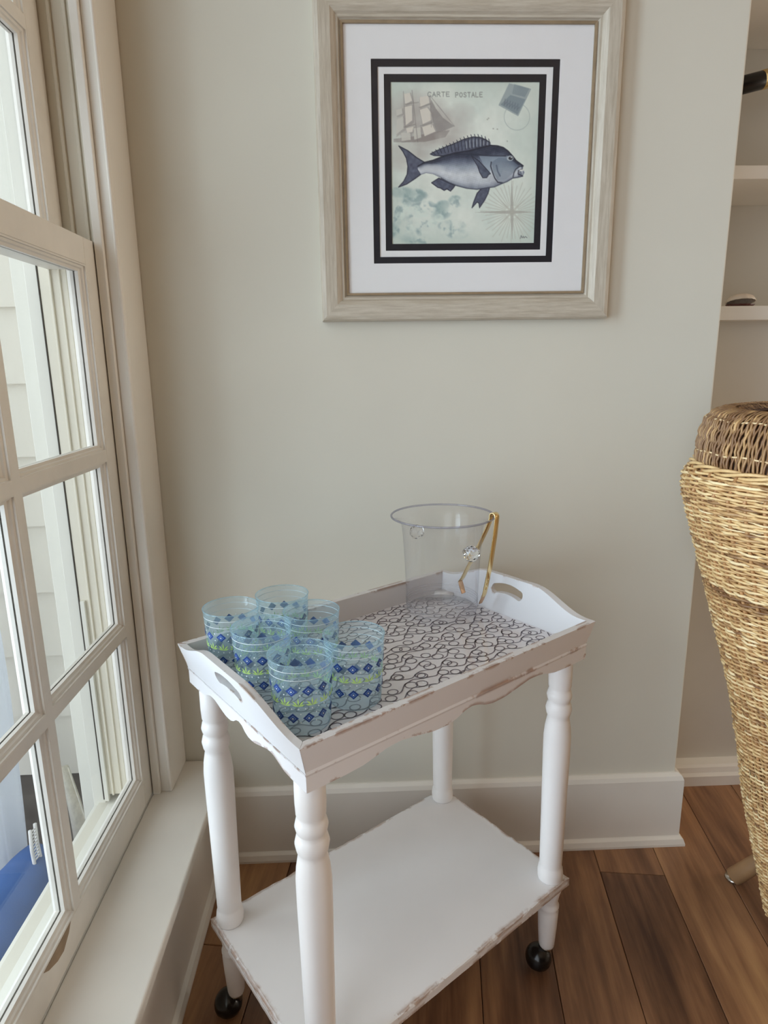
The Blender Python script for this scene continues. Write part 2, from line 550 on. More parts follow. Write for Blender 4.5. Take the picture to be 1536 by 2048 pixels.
# frame around the sashes
XE = -.585
f = MB()
f.box(XS-.056, XS+.0, YA, YA+.018, ZT, 2.5)                   # track of the lower sash
f.box(XE, XS-.056, YA-.004, YA+.018, ZT, 2.5)
f.box(XS-.0375, XS-.0315, YA-.006, YA, ZT, 2.5)
f.box(XS-.012, XS-.006, YA-.004, YA, ZT, 2.5)
f.box(-.566, -.562, YA-.009, YA-.004, ZT, 2.5).box(-.548, -.545, YA-.008, YA-.004, ZT, 2.5)
wpart(f, 'jamb_liner', M['cream'], bevel=.0008, seg=1)
wpart(MB().box(XS+.002, XS+.018, YA-.011, YA+.018, ZT, 2.5), 'stop', M['trim'], bevel=.002)
wpart(MB().box(XS+.018, XB-.006, YA-.001, YA+.016, ZT, 2.5), 'jamb', M['trim'], bevel=.001)
wpart(MB().box(XB-.007, XB-.0005, YA-.004, YA+.012, ZT, 2.5), 'jamb_bead', M['trim'], bevel=.003, seg=3)
wpart(MB().box(XB-.016, XB, YA+.003, -.0005, ZT, 2.5).box(XB-.05, XB-.016, YA+.016, -.0005, ZT, 2.5), 'casing', M['trim'], bevel=.002)
wpart(MB().box(XE, XB, SY0-.03, SY0-.004, ZT, 2.5), 'jamb', M['trim'], bevel=.002)
wpart(MB().box(XE, XB, SY0-.03, YA+.018, 2.462, 2.5), 'head_jamb', M['trim'], bevel=.002)
# exterior sill and screen block
wpart(MB().hexa([(-.612, -1.0, .205), (XS-.0, -1.0, .225), (XS, YA+.03, .225), (-.612, YA+.03, .205), (-.612, -1.0, .245), (XS, -1.0, .2745), (XS, YA+.03, .2745), (-.612, YA+.03, .245)]), 'outer_sill', M['exttrim'], bevel=.002)
wpart(MB().box(XE+.003, XS-.095, YA-.012, YA-.003, .262, .73), 'screen_stop', M['exttrim'], bevel=.001)
wpart(MB().box(-.612, XE, YA-.002, YA+.045, .20, 2.55), 'outer_casing', M['exttrim'], bevel=.002)
wpart(MB().box(-.5875, -.5857, YA-.0055, YA-.002, .262, 2.5), 'dark_gap_strip', M['dark'])  # dark strip coloured in for the shadowed gap beside the outer casing
# stool (ledge)
st = MB()
out = [(XS+.0, -4.1), (XST, -4.1), (XST, -.062), (XST-.008, -.046), (XST-.05, -.006), (XST-.056, -.0015), (XS, -.0015)]
st.loops([[(a, b, ZT-.022) for a, b in out], [(a, b, ZT) for a, b in out]], cap=True)
st = wpart(st, 'stool', M['trim'], bevel=.004, seg=3)

# ================================================================== outside
ext = empty('wall_exterior', (-1.2, .2, 0))
tag(ext, 'pale lap siding of the neighbouring wing outside the window', 'wall', kind='structure')
def xpart(mb, name, mat, **kw):
    o = mb.build(name, mat, ext, **kw)
    o.matrix_parent_inverse = Matrix.Translation((1.2, -.2, 0))
    return o
zl = .1215
laps = [zl+.1735*k for k in range(0, 15)]
for k, z in enumerate(laps):
    # courses tilt out at the bottom; joints between shingle panels alternate
    xs_ = [-3.2, -2.3+.31*(k % 3), -1.35+.2*((k*2) % 3), -.775]
    for a, b in zip(xs_[:-1], xs_[1:]):
        xpart(MB().hexa([(a+.001, .188, z), (b-.001, .188, z), (b-.001, .206, z), (a+.001, .206, z), (a+.001, .2025, z+.185), (b-.001, .2025, z+.185), (b-.001, .207, z+.185), (a+.001, .207, z+.185)]), 'siding_board', M['siding'])
xpart(MB().box(-.775, -.745, .183, .21, .05, 2.8), 'corner_board', M['exttrim'], bevel=.002)
xpart(MB().box(-.744, -.60, .176, .21, .05, 2.8), 'corner_board', M['exttrim'], bevel=.002)
xpart(MB().box(-.66, -.60, YA+.046, .19, -.3, 2.8), 'return_board', M['exttrim'], bevel=.002)
xpart(MB().box(-3.2, -.6, .212, .3, -.4, 2.8), 'sheathing', M['foundation'])
fo = MB().box(-3.2, -.6, .2, .21, -.4, .121).build('foundation', M['foundation'])
tag(fo, 'dark grey foundation strip below the outdoor siding', 'foundation', kind='structure')
dk = MB()
dk = MB().box(-3.2, -.6, -3, .3, -.42, -.30).build('porch_deck', M['deck'])
tag(dk, 'dim purplish grey porch deck outside the window', 'deck', kind='structure')
pr2 = MB().box(-1.1, -.6, -6.4, .3, 2.72, 2.80).build('sky_shade_eave', M['exttrim'])  # unseen eave added to cut sky light on the siding
tag(pr2, 'unseen white eave added above the window to limit sky light', 'eave', kind='structure')
# porch bench with the blue cushion
be = empty('porch_bench', (-.86, -.42, -.3))
tag(be, 'low grey porch bench under the blue cushion', 'bench')
MB().box(.02, .2, -.42, .20, .06, .10).build('seat', M['bench'], be, bevel=.005)
for sx in (.05, .17):
    for sy in (-.38, .16):
        MB().box(sx-.025, sx+.025, sy-.025, sy+.025, 0, .06).build('leg', M['bench'], be, bevel=.004)
def cushion(name, c, s, mat, rot=(0, 0, 0), puff=.35):
    n = 14
    mb = MB()
    me_v, me_f = [], []
    def sh(a, b, side):
        e = (1-abs(a)**4)*(1-abs(b)**4)
        return side*(.25+.75*max(0, e)**.45)
    for side in (-1, 1):
        base = len(me_v)
        for i in range(n+1):
            for j in range(n+1):
                a, b = -1+2*i/n, -1+2*j/n
                k = 1-.07*(a*a*b*b)
                me_v.append((sh(a, b, side)*s[0]/2, a*s[1]/2*k, b*s[2]/2*k))
        for i in range(n):
            for j in range(n):
                q = (base+i*(n+1)+j, base+(i+1)*(n+1)+j, base+(i+1)*(n+1)+j+1, base+i*(n+1)+j+1)
                me_f.append(q if side > 0 else q[::-1])
    ring = [(0, j) for j in range(n)] + [(i, n) for i in range(n)] + [(n, j) for j in range(n, 0, -1)] + [(i, 0) for i in range(n, 0, -1)]
    N1 = (n+1)**2
    for q in range(len(ring)):
        a, b = ring[q], ring[(q+1) % len(ring)]
        ia, ib = a[0]*(n+1)+a[1], b[0]*(n+1)+b[1]
        me_f.append((ia, ib, ib+N1, ia+N1))
    o = mb.add(me_v, me_f).build(name, mat, smooth=True)
    ss = o.modifiers.new('s', 'SUBSURF'); ss.levels = ss.render_levels = 1
    o.location = c
    o.rotation_euler = rot
    return o
cu = cushion('blue_cushion', (-.765, -.43, -.035), (.17, .80, .33), M['cushion'], rot=(0, math.radians(-8), 0))
tag(cu, 'plump blue cushion leaning outside below the window', 'cushion')
# white drape
dr = MB()
nz_, na = 34, 60
lp = []
for i in range(nz_+1):
    z = -.28 + 2.6*i/nz_
    tt = (z+.28)/2.6
    R = .085 + .02*math.sin(3*z) - .02*max(0, .3-tt)
    cxx, cyy = -.93 - .03*math.sin(2.2*z), -.035 + .035*math.sin(2.0*z+.2)
    lp.append([(cxx+(R+.014*math.sin(9*a+2*z))*math.cos(a), cyy+(R+.014*math.sin(9*a+2*z))*math.sin(a), z) for a in [2*PI*k/na for k in range(na)]])
dr.loops(lp)
dr = dr.build('porch_curtain', M['drape'], smooth=True)
tag(dr, 'gathered white curtain hanging outside the lower panes', 'curtain')
# lace throw corner and crochet strip outside
lc = MB()
lp = []
for i in range(17):
    t_ = i/16
    z = .235-.30*t_
    row = []
    for j in range(13):
        s_ = j/12
        w = .028+.045*t_
        row.append((-.79+.01*t_+(s_)*w, .085+.012*math.sin(9*s_+3*t_)+.02*t_, z - .02*abs(math.sin(5*PI*s_))*(i == 16) - .03*s_*(1-t_)))
    lp.append(row)
lc.loops(lp, closed=False)
lc = lc.build('lace_throw', M['lace'], smooth=True)
sd = lc.modifiers.new('s', 'SOLIDIFY'); sd.thickness = .003
tag(lc, 'cream lace-edged cloth hanging outside by the white corner board', 'lace cloth')
cs = empty('crochet_strap', (-.75, -.12, .2))
tag(cs, 'narrow white crocheted strip hanging above the blue cushion', 'strap')
for dy in (-.011, .011):
    MB().tube([(0, dy, 0), (-.002, dy*1.1, -.05), (0, dy*1.2, -.10), (.002, dy*1.2, -.115)], .004, 8).build('edge_cord', M['crochet'], cs, smooth=True)
for k in range(12):
    MB().tube([(0, -.011, -.008*k-.006), (0, .011, -.008*k-.010)], .0018, 6).build('rung', M['crochet'], cs, smooth=True)
MB().lathe([(.001, -.018), (.012, -.014), (.015, 0), (.012, .012), (.001, .016)], 14, (0, 0, -.125)).build('tassel_knot', M['crochet'], cs, smooth=True)

# ================================================================== built-in bookcase in the alcove
AX0, AX1 = XR+.001, 2.2
bc = empty('bookcase', (1.4, .3, 0))
tag(bc, 'built-in painted bookcase in the alcove right of the wall', 'bookcase')
def bpart(mb, name, mat, **kw):
    o = mb.build(name, mat, bc, **kw)
    o.matrix_parent_inverse = Matrix.Translation((-1.4, -.3, 0))
    return o
bpart(MB().box(AX0, AX1, .455, .475, 1.29, CEIL), 'back_panel', M['alcove'])
bpart(MB().box(AX0, AX0+.018, .2, .455, .06, CEIL), 'side_panel', M['alcove'])
bpart(MB().box(AX0+.018, AX1, .245, .265, .0, 1.288), 'lower_panel', M['alcove'])
pr = [(0, 0), (-.045, 0), (-.045, .030), (-.038, .038), (-.034, .052), (-.028, .058), (0, .062)]
bpart(MB().loops([[(x, .245+d, z) for d, z in pr] for x in (AX0, AX1)], cap=True), 'plinth', M['trim'])
for z0, z1 in ((1.288, 1.321), (1.602, 1.631), (1.975, 2.004), (2.33, 2.36)):
    bpart(MB().box(AX0+.018, AX1, .2, .455, z0, z1), 'shelf', M['trim'], bevel=.002)

# small spyglass on a stand
sg = empty('spyglass', (1.072, .34, 1.631))
tag(sg, 'black and brass spyglass tilted on a stand on the upper shelf', 'spyglass')
ax = Vector((math.cos(.23), 0, math.sin(.23)))
def along(a): return tuple(Vector((0, 0, .246)) + ax*a)
MB().tube([along(-.145), along(-.142), along(-.075)], [.019, .0205, .0205], 24).build('barrel', M['tube'], sg, smooth=True, bevel=.001)
MB().tube([along(-.075), along(-.062), along(-.058), along(-.05), along(-.046), along(-.01), along(0.03), along(.035)], [.021, .022, .018, .017, .020, .024, .026, .021], 24).build('ferrule', M['brass'], sg, smooth=True)
MB().tube([along(.035), along(.16)], .017, 24).build('draw_tube', M['tube'], sg, smooth=True)
MB().lathe([(.045, 0), (.045, .008), (.012, .014), (.006, .03), (.006, .22), (.010, .232)], 20).build('stand', M['brass'], sg, smooth=True)
# open sea shell
sh = empty('sea_shell', (.972, .285, 1.321))
tag(sh, 'small pale open sea shell with dark inside on the lower shelf', 'sea shell')
def valve(rx, ry, h0, h1):
    mb = MB(); lps = []
    for i in range(9):
        u = max(i/8, .02)
        row = []
        for j in range(48):
            a = 2*PI*j/48
            rib = 1+.05*math.cos(16*a)*u
            row.append((rx*u*rib*math.cos(a), ry*u*rib*math.sin(a), h0+(h1-h0)*math.sqrt(max(0, 1-u*u))))
        lps.append(row)
    mb.loops(lps)
    return mb
o = valve(.034, .026, .010, .001).build('lower_valve', M['shellin'], sh, smooth=True)
o.modifiers.new('s', 'SOLIDIFY').thickness = .0015
o = valve(.036, .028, 0, .020).build('upper_valve', M['shell'], sh, smooth=True)
o.modifiers.new('s', 'SOLIDIFY').thickness = .0015
o.rotation_euler = (math.radians(-14), 0, 0); o.location = (.002, .002, .0165)

# ================================================================== framed fish print
PX0, PX1, PZ0, PZ1 = -.0206, .4634, 1.3333, 1.8193
pf = empty('framed_picture', ((PX0+PX1)/2, 0, PZ0-.05))
tag(pf, 'framed fish print with white mat and double black border on the back wall', 'picture')
PO = Vector(((PX0+PX1)/2, 0, PZ0-.05))
def ppart(mb, name, mat, parent=None, **kw):
    o = mb.build(name, mat, parent or pf, **kw)
    if parent is None:
        o.matrix_parent_inverse = Matrix.Translation(-PO)
    return o
rail = [(0, -.010), (.004, -.013), (.006, -.0165), (.010, -.0165), (.013, -.021), (.020, -.0255), (.042, -.0265), (.049, -.024), (.052, -.018), (.052, -.001), (0, -.001)]
def rail_loop(a, b, cxy):
    return cxy(a, b)
def mk_rail(side):
    mb = MB()
    c = {'b': [(PX0, PZ0, -1, -1), (PX1, PZ0, 1, -1)], 't': [(PX0, PZ1, -1, 1), (PX1, PZ1, 1, 1)], 'l': [(PX0, PZ0, -1, -1), (PX0, PZ1, -1, 1)], 'r': [(PX1, PZ0, 1, -1), (PX1, PZ1, 1, 1)]}[side]
    mb.loops([[(x+sx*d, y, z+sz*d) for d, y in rail] for x, z, sx, sz in c], cap=True)
    return mb
for s_ in 'btlr':
    ppart(mk_rail(s_), 'frame_rail', M['frame_h'] if s_ in 'bt' else M['frame_v'])
lipp = [(0, -.0095), (-.003, -.0095), (-.003, -.0135), (.0015, -.0145), (.0015, -.0095)]
ppart(MB().loops([[(x+sx*d, y, z+sz*d) for d, y in lipp] for x, z, sx, sz in ((PX0, PZ0, -1, -1), (PX1, PZ0, 1, -1), (PX1, PZ1, 1, 1), (PX0, PZ1, -1, 1), (PX0, PZ0, -1, -1))]), 'frame_lip', M['lip'])
BX0, BX1, BZ0, BZ1 = .0346, .3979, 1.3933, 1.7591
def ring(i0, i1, y, z=None):
    a = [(BX0+i0, BZ0+i0), (BX1-i0, BZ0+i0), (BX1-i0, BZ1-i0), (BX0+i0, BZ1-i0)]
    b = [(BX0+i1, BZ0+i1), (BX1-i1, BZ0+i1), (BX1-i1, BZ1-i1), (BX0+i1, BZ1-i1)]
    return MB().loops([[(x, y, q) for x, q in a], [(x, y, q) for x, q in b], [(x, y+.002, q) for x, q in b]])
mo = MB()
b_ = [(BX0, BZ0), (BX1, BZ0), (BX1, BZ1), (BX0, BZ1)]
a_ = [(PX0-.004, PZ0-.004), (PX1+.004, PZ0-.004), (PX1+.004, PZ1+.004), (PX0-.004, PZ1+.004)]
mo.loops([[(x, -.009, q) for x, q in a_], [(x, -.009, q) for x, q in b_], [(x, -.0075, q) for x, q in b_]])
ppart(mo, 'mat_board', M['matboard'])
ppart(ring(0, .0125, -.0075), 'black_border', M['black'])
ppart(ring(.0125, .0245, -.0060), 'mat_board', M['matboard'])
ppart(ring(.0245, .0375, -.0050), 'black_border', M['black'])
ppart(MB().box(PX0-.003, PX1+.003, -.0118, -.0108, PZ0-.003, PZ1+.003), 'glazing', M['picglass'])

# ---- the print itself, painted into a fine vertex grid
QX0, QX1, QZ0, QZ1 = BX0+.0375, BX1-.0375, BZ0+.0375, BZ1-.0375
NG = 300
SS = 2*NG
src = np.array([(88, 165), (1380, 182), (1318, 1578), (88, 1580)], float)
dst = np.array([(0, 0), (SS, 0), (SS, SS), (0, SS)], float)
A_ = []; B_ = []
for (x, y), (u, v) in zip(src, dst):
    A_.append([x, y, 1, 0, 0, 0, -u*x, -u*y]); B_.append(u)
    A_.append([0, 0, 0, x, y, 1, -v*x, -v*y]); B_.append(v)
Hm = np.append(np.linalg.solve(np.array(A_), np.array(B_)), 1).reshape(3, 3)
def T(pts):
    p = np.c_[np.array(pts, float), np.ones(len(pts))] @ Hm.T
    return p[:, :2]/p[:, 2:]
yy, xx = np.mgrid[0:SS, 0:SS].astype(float)
def vnoise(sc, seed, octv=4):
    r_ = np.random.default_rng(seed)
    out_ = np.zeros((SS, SS)); amp = 1; tot = 0
    for _ in range(octv):
        n = int(sc)+2
        g = r_.random((n+1, n+1))
        u = xx/SS*sc; v = yy/SS*sc
        i0 = u.astype(int); j0 = v.astype(int)
        fu = u-i0; fv = v-j0
        fu = fu*fu*(3-2*fu); fv = fv*fv*(3-2*fv)
        out_ += amp*((g[j0, i0]*(1-fu)+g[j0, i0+1]*fu)*(1-fv)+(g[j0+1, i0]*(1-fu)+g[j0+1, i0+1]*fu)*fv)
        tot += amp; amp *= .5; sc *= 2
    return out_/tot
def C(r, g, b): return np.array((r, g, b), float)
img = np.zeros((SS, SS, 3))
n1 = vnoise(3, 1); n2 = vnoise(9, 2); n3 = vnoise(40, 3, 3)
k = np.clip((n1-.35)*2.2, 0, 1)[..., None]
img[:] = C(212, 221, 212)*(1-k)+C(234, 236, 226)*k
img += (n3[..., None]-.5)*10
def blend(mask, col, a=1.0):
    global img
    mk = np.clip(mask*a, 0, 1)[..., None]
    img = img*(1-mk)+np.asarray(col)*mk
def poly(pts, conv=True):
    P = T(pts) if conv else np.array(pts, float)
    x0, y0 = np.maximum(P.min(0).astype(int)-1, 0); x1, y1 = np.minimum(P.max(0).astype(int)+2, SS)
    mk = np.zeros((SS, SS))
    if x1 <= x0 or y1 <= y0: return mk
    X = xx[y0:y1, x0:x1]; Y = yy[y0:y1, x0:x1]
    ins = np.zeros(X.shape, bool)
    for (ax_, ay), (bx, by) in zip(P, np.roll(P, -1, 0)):
        if ay == by: continue
        cr = (ay > Y) != (by > Y)
        ins ^= cr & (X < (bx-ax_)*(Y-ay)/(by-ay)+ax_)
    mk[y0:y1, x0:x1] = ins
    return mk
def stroke(pts, w, conv=True, closed=False):
    P = T(pts) if conv else np.array(pts, float)
    mk = np.zeros((SS, SS))
    segs = list(zip(P[:-1], P[1:])) + ([(P[-1], P[0])] if closed else [])
    for a, b in segs:
        x0, y0 = np.maximum((np.minimum(a, b)-w-3).astype(int), 0); x1, y1 = np.minimum((np.maximum(a, b)+w+4).astype(int), SS)
        if x1 <= x0 or y1 <= y0: continue
        X = xx[y0:y1, x0:x1]-a[0]; Y = yy[y0:y1, x0:x1]-a[1]
        d = b-a; L2 = max(d@d, 1e-9)
        t_ = np.clip((X*d[0]+Y*d[1])/L2, 0, 1)
        ds = np.hypot(X-t_*d[0], Y-t_*d[1])
        mk[y0:y1, x0:x1] = np.maximum(mk[y0:y1, x0:x1], np.clip(w-ds+.5, 0, 1))
    return mk
def blob(c, rx, ry, soft=1.0):
    p = T([c, (c[0]+rx, c[1]), (c[0], c[1]+ry)])
    a = abs(p[1][0]-p[0][0]); b = abs(p[2][1]-p[0][1])
    d = ((xx-p[0][0])/a)**2+((yy-p[0][1])/b)**2
    return np.clip((1-d)*1.5/soft, 0, 1)
# vignette of grey-green wash along the print's left and edges
blend(np.clip((n2-.45)*3, 0, 1)*np.clip(1-xx/(SS*.5), 0, 1), C(176, 182, 172), .55)
blend(np.clip((np.abs(xx/SS-.5)*2)**6+(np.abs(yy/SS-.5)*2)**6, 0, 1), C(182, 194, 184), .45)
# smoke and sea behind the ship
for c_, rx, ry, a in (((300, 480), 340, 260, .75), ((560, 560), 280, 170, .65), ((700, 450), 150, 110, .35), ((260, 780), 280, 110, .65), ((520, 690), 260, 70, .6), ((190, 880), 180, 80, .5)):
    blend(blob(c_, rx, ry, 1.4)*np.clip(.35+n2*1.1, 0, 1), C(172, 164, 158), a)
# ship: hull, sails, rigging
blend(poly([(440, 320), (480, 400), (540, 480), (640, 555), (560, 590), (490, 610), (455, 520), (430, 400)])*np.clip(.45+n2, 0, 1), C(140, 134, 131), .75)
blend(poly([(280, 640), (480, 600), (600, 590), (560, 650), (380, 690), (110, 690), (110, 660)])*np.clip(n2*1.6, 0, 1), C(140, 130, 126), .8)
sails = [[(205, 270), (255, 262), (275, 330), (215, 360)], [(340, 300), (415, 290), (425, 350), (345, 385)], [(205, 385), (272, 370), (275, 500), (215, 545)], [(340, 410), (405, 390), (440, 440), (442, 500), (365, 535)],
         [(360, 560), (445, 535), (475, 600), (380, 640)], [(220, 570), (285, 555), (275, 600), (230, 610)], [(140, 490), (195, 465), (200, 570), (135, 620)], [(175, 610), (255, 610), (260, 670), (180, 680)], [(285, 570), (345, 560), (350, 650), (290, 670)], [(135, 410), (185, 395), (190, 440), (140, 460)]]
for i, s_ in enumerate(sails):
    ctr = np.mean(np.array(s_, float), 0)
    big = [(ctr[0]+(p[0]-ctr[0])*1.25+8, ctr[1]+(p[1]-ctr[1])*1.22+8) for p in s_]
    blend(poly(big)*np.clip(.3+n2, 0, 1), C(146, 138, 134), .5)
    blend(poly(s_), C(224, 218, 206) if i < 6 else C(206, 204, 194), .85)
for ln in ([(275, 240), (320, 690)], [(200, 250), (215, 560)], [(430, 280), (440, 560)], [(215, 360), (330, 345)], [(200, 560), (300, 535)], [(335, 390), (430, 360)], [(345, 550), (450, 520)], [(440, 300), (640, 555)]):
    blend(stroke(ln, 1.8)*np.clip(n2*1.5, 0, 1), C(124, 116, 112), .5)
# coral and flowers, lower left
cm = np.zeros((SS, SS))
for c_, rx, ry in (((300, 1160), 110, 70), ((180, 1130), 130, 60), ((360, 1260), 130, 70), ((470, 1300), 150, 80), ((540, 1240), 70, 50), ((640, 1210), 70, 60), ((170, 1250), 110, 90), ((280, 1380), 130, 80), ((150, 1420), 130, 120), ((250, 1500), 140, 80), ((400, 1380), 90, 60), ((630, 1420), 110, 60), ((660, 1490), 110, 50), ((560, 1420), 80, 50), ((370, 1540), 90, 40)):
    cm = np.maximum(cm, blob(c_, rx, ry, .9))
blend(cm*np.clip((n2-.34)*3.2, 0, 1), C(158, 180, 176), .85)
blend(cm*np.clip((vnoise(22, 8)-.52)*7, 0, 1), C(126, 152, 154), .6)
for c_ in ((215, 1240), (320, 1320), (230, 1300), (160, 1330), (245, 1440), (300, 1270), (370, 1310), (500, 1350), (440, 1400)):
    blend(blob(c_, 48, 38, .8)*np.clip(n3*1.5, 0, 1), C(214, 226, 216), .75)
# compass rose
cc = (1130, 1305)
for k in range(40):
    a = 2*PI*k/40+.04
    r1_ = 230 if k % 2 else 270
    blend(stroke([(cc[0]+60*math.cos(a), cc[1]+60*math.sin(a)), (cc[0]+r1_*math.cos(a), cc[1]+r1_*math.sin(a))], 2.2), C(188, 190, 178), .5)
for a, L_ in ((0, 190), (PI/2, 250), (PI, 330), (-PI/2, 290)):
    d = (math.cos(a), math.sin(a)); nrm = (-d[1], d[0])
    blend(poly([(cc[0]+nrm[0]*16, cc[1]+nrm[1]*16), (cc[0]+d[0]*L_, cc[1]+d[1]*L_), (cc[0]-nrm[0]*16, cc[1]-nrm[1]*16)]), C(168, 166, 156), .75)
for k in range(4):
    a = PI/4+k*PI/2
    d = (math.cos(a), math.sin(a)); nrm = (-d[1], d[0])
    blend(poly([(cc[0]+nrm[0]*12, cc[1]+nrm[1]*12), (cc[0]+d[0]*170, cc[1]+d[1]*170), (cc[0]-nrm[0]*12, cc[1]-nrm[1]*12)]), C(182, 182, 170), .6)
# stamp and postmark
blend(stroke([(1180+110*math.cos(2*PI*k/40), 480+115*math.sin(2*PI*k/40)) for k in range(40)], 1.6, closed=True), C(170, 182, 176), .6)
stp = [(1115, 188), (1305, 240), (1190, 475), (1022, 378)]
blend(poly(stp), C(150, 162, 164), .85)
blend(poly([(1125, 290), (1255, 330), (1185, 460), (1040, 372)]), C(122, 136, 144), .75)
blend(poly([(1160, 195), (1290, 235), (1250, 310), (1140, 280)])*np.clip(n2*1.7, 0, 1), C(108, 122, 132), .6)
for k in range(6):
    blend(stroke([(1080+22*k, 345+9*k-20), (1070+22*k, 385+9*k-8), (1090+22*k, 352+9*k)], 1.8), C(96, 108, 118), .5)
# lettering
GL = {'C': [[(1, .15), (.7, 0), (.3, 0), (0, .3), (0, .7), (.3, 1), (.7, 1), (1, .85)]], 'A': [[(0, 1), (.5, 0), (1, 1)], [(.2, .65), (.8, .65)]], 'R': [[(0, 1), (0, 0), (.7, 0), (.9, .22), (.7, .48), (0, .48)], [(.45, .48), (1, 1)]], 'T': [[(0, 0), (1, 0)], [(.5, 0), (.5, 1)]],
      'E': [[(.9, 0), (0, 0), (0, 1), (.9, 1)], [(0, .48), (.75, .48)]], 'P': [[(0, 1), (0, 0), (.7, 0), (.92, .25), (.7, .52), (0, .52)]], 'O': [[(.5, 0), (.1, .22), (0, .5), (.1, .78), (.5, 1), (.9, .78), (1, .5), (.9, .22), (.5, 0)]],
      'S': [[(.9, .14), (.55, 0), (.15, .12), (.15, .38), (.85, .6), (.88, .86), (.5, 1), (.05, .86)]], 'L': [[(0, 0), (0, 1), (.85, 1)]]}
def word(w, x0, x1, y0, y1, a):
    st_ = (x1-x0)/len(w)
    for k, ch in enumerate(w):
        for pl in GL[ch]:
            blend(stroke([(x0+st_*k+px*st_*.68, y0+py*(y1-y0)) for px, py in pl], 1.8), C(118, 122, 116), a*.75)
word('CARTE', 412, 612, 258, 296, .8)
word('POSTALE', 652, 896, 264, 304, .85)
# fish
tail = [(155, 722), (235, 765), (310, 825), (375, 865), (345, 900), (318, 930), (345, 970), (290, 1010), (220, 1055), (150, 1080), (195, 1030), (225, 970), (232, 900), (220, 830), (190, 770)]
top = [(320, 900), (375, 868), (450, 850), (540, 815), (640, 788), (760, 770), (860, 745), (950, 725), (1010, 730), (1060, 745), (1100, 775), (1140, 820), (1170, 860), (1210, 890), (1230, 905)]
bot = [(1228, 925), (1205, 935), (1200, 950), (1235, 945), (1240, 965), (1225, 995), (1180, 1005), (1140, 1010), (1090, 1040), (1050, 1055), (980, 1085), (900, 1095), (830, 1105), (740, 1095), (650, 1070), (590, 1045), (520, 1005), (450, 970), (390, 960), (345, 975), (318, 930)]
dors = [(428, 795), (480, 768), (560, 735), (640, 705), (720, 670), (800, 650), (860, 655), (910, 675), (945, 700), (948, 728), (860, 752), (760, 778), (640, 800), (540, 812), (460, 808)]
anal = [(437, 1045), (500, 1005), (580, 1045), (640, 1070), (622, 1095), (600, 1118), (570, 1100), (545, 1112), (515, 1092), (490, 1085)]
pelv = [(940, 1085), (925, 1140), (895, 1200), (850, 1265), (845, 1225), (830, 1215), (785, 1265), (800, 1215), (830, 1140), (880, 1085)]
pect = [(785, 815), (850, 860), (900, 915), (948, 970), (932, 978), (915, 1005), (880, 1005), (855, 960), (835, 900)]
dk_, md_ = C(44, 48, 64), C(84, 90, 110)
fin_tex = np.clip(vnoise(60, 5, 2)*1.3-.2, 0, 1)
for P_ in (dors, tail, anal, pelv):
    mk = poly(P_)
    blend(mk, C(74, 78, 96))
    blend(mk*fin_tex, C(120, 126, 144), .6)
    blend(stroke(P_, 2.0, closed=True), C(40, 42, 56), .9)
for k in range(17):      # dorsal spines
    s_ = k/16
    bx = 470+470*s_; by = 800-75*s_
    tx = bx-18+20*s_; ty = np.interp(tx, [p[0] for p in dors[:9]], [p[1] for p in dors[:9]])
    blend(stroke([(bx, by), (tx, ty), (tx-8, ty-22*(.3+s_))], 1.5), C(34, 38, 52), .9)
    if s_ > .5: blend(stroke([(bx+9, by-12), (tx+11, ty+22)], 2.0), C(176, 184, 192), .7)
body = poly(top+bot)
tx_ = T([(x, y) for x, y in top]); bx_ = T(sorted(bot, key=lambda p: p[0]))
yt = np.interp(xx[0], tx_[:, 0], tx_[:, 1]); yb = np.interp(xx[0], bx_[:, 0], bx_[:, 1])
tb = np.clip((yy-yt[None])/np.maximum(yb-yt, 1)[None], 0, 1) + (n2-.5)*.12
ramp_p = [0, .16, .3, .45, .65, .85, 1.0]
ramp_c = np.array([(48, 52, 68), (56, 62, 80), (104, 112, 130), (164, 172, 184), (206, 210, 214), (188, 193, 200), (118, 124, 140)], float)
shade = np.stack([np.interp(tb, ramp_p, ramp_c[:, q]) for q in range(3)], -1)
scales = (np.sin(xx*.55+yy*.32)*np.sin(xx*.32-yy*.55))
shade += scales[..., None]*10 + (n3[..., None]-.5)*30
img = img*(1-body[..., None])+shade*body[..., None]
blend(blob((430, 920), 140, 45, 1.3)*body, C(196, 200, 204), .7)
blend(poly([(850, 815), (1100, 818), (1120, 860), (1000, 870), (960, 900), (940, 960), (900, 915)])*body, C(150, 164, 178), .7)
blend(poly([(960, 870), (1020, 830), (1110, 840), (1190, 900), (1150, 960), (1080, 1020), (1010, 1030), (970, 960)])*body, C(104, 118, 134), .6)
blend(poly([(1060, 940), (1140, 960), (1130, 1005), (1060, 1045), (1010, 1020)])*body, C(158, 166, 176), .6)
blend(stroke([(955, 870), (950, 905), (965, 960), (985, 1010), (1010, 1045), (1050, 1052)], 2.6), C(44, 48, 62), .85)
blend(stroke([(1000, 900), (1010, 950), (1030, 990)], 3), C(70, 80, 98), .6)
mk = poly(pect); blend(mk, C(70, 76, 94)); blend(mk*fin_tex, C(118, 124, 142), .6); blend(stroke(pect, 1.8, closed=True), C(40, 42, 56), .8)
blend(stroke([(640, 800), (780, 800), (950, 815), (1080, 818)], 3), C(40, 44, 60), .6)
blend(stroke(top, 2.6), C(36, 38, 52), .9); blend(stroke(bot[5:17], 2.0), C(60, 64, 80), .85)
blend(blob((1118, 838), 30, 24, .3), C(176, 184, 190)); blend(blob((1122, 838), 19, 15, .3), C(34, 36, 46)); blend(blob((1128, 832), 6, 5, .3), C(240, 240, 240))
blend(stroke([(1230, 905), (1195, 912), (1165, 935), (1150, 965), (1142, 1000)], 2.2), C(48, 50, 62), .85)
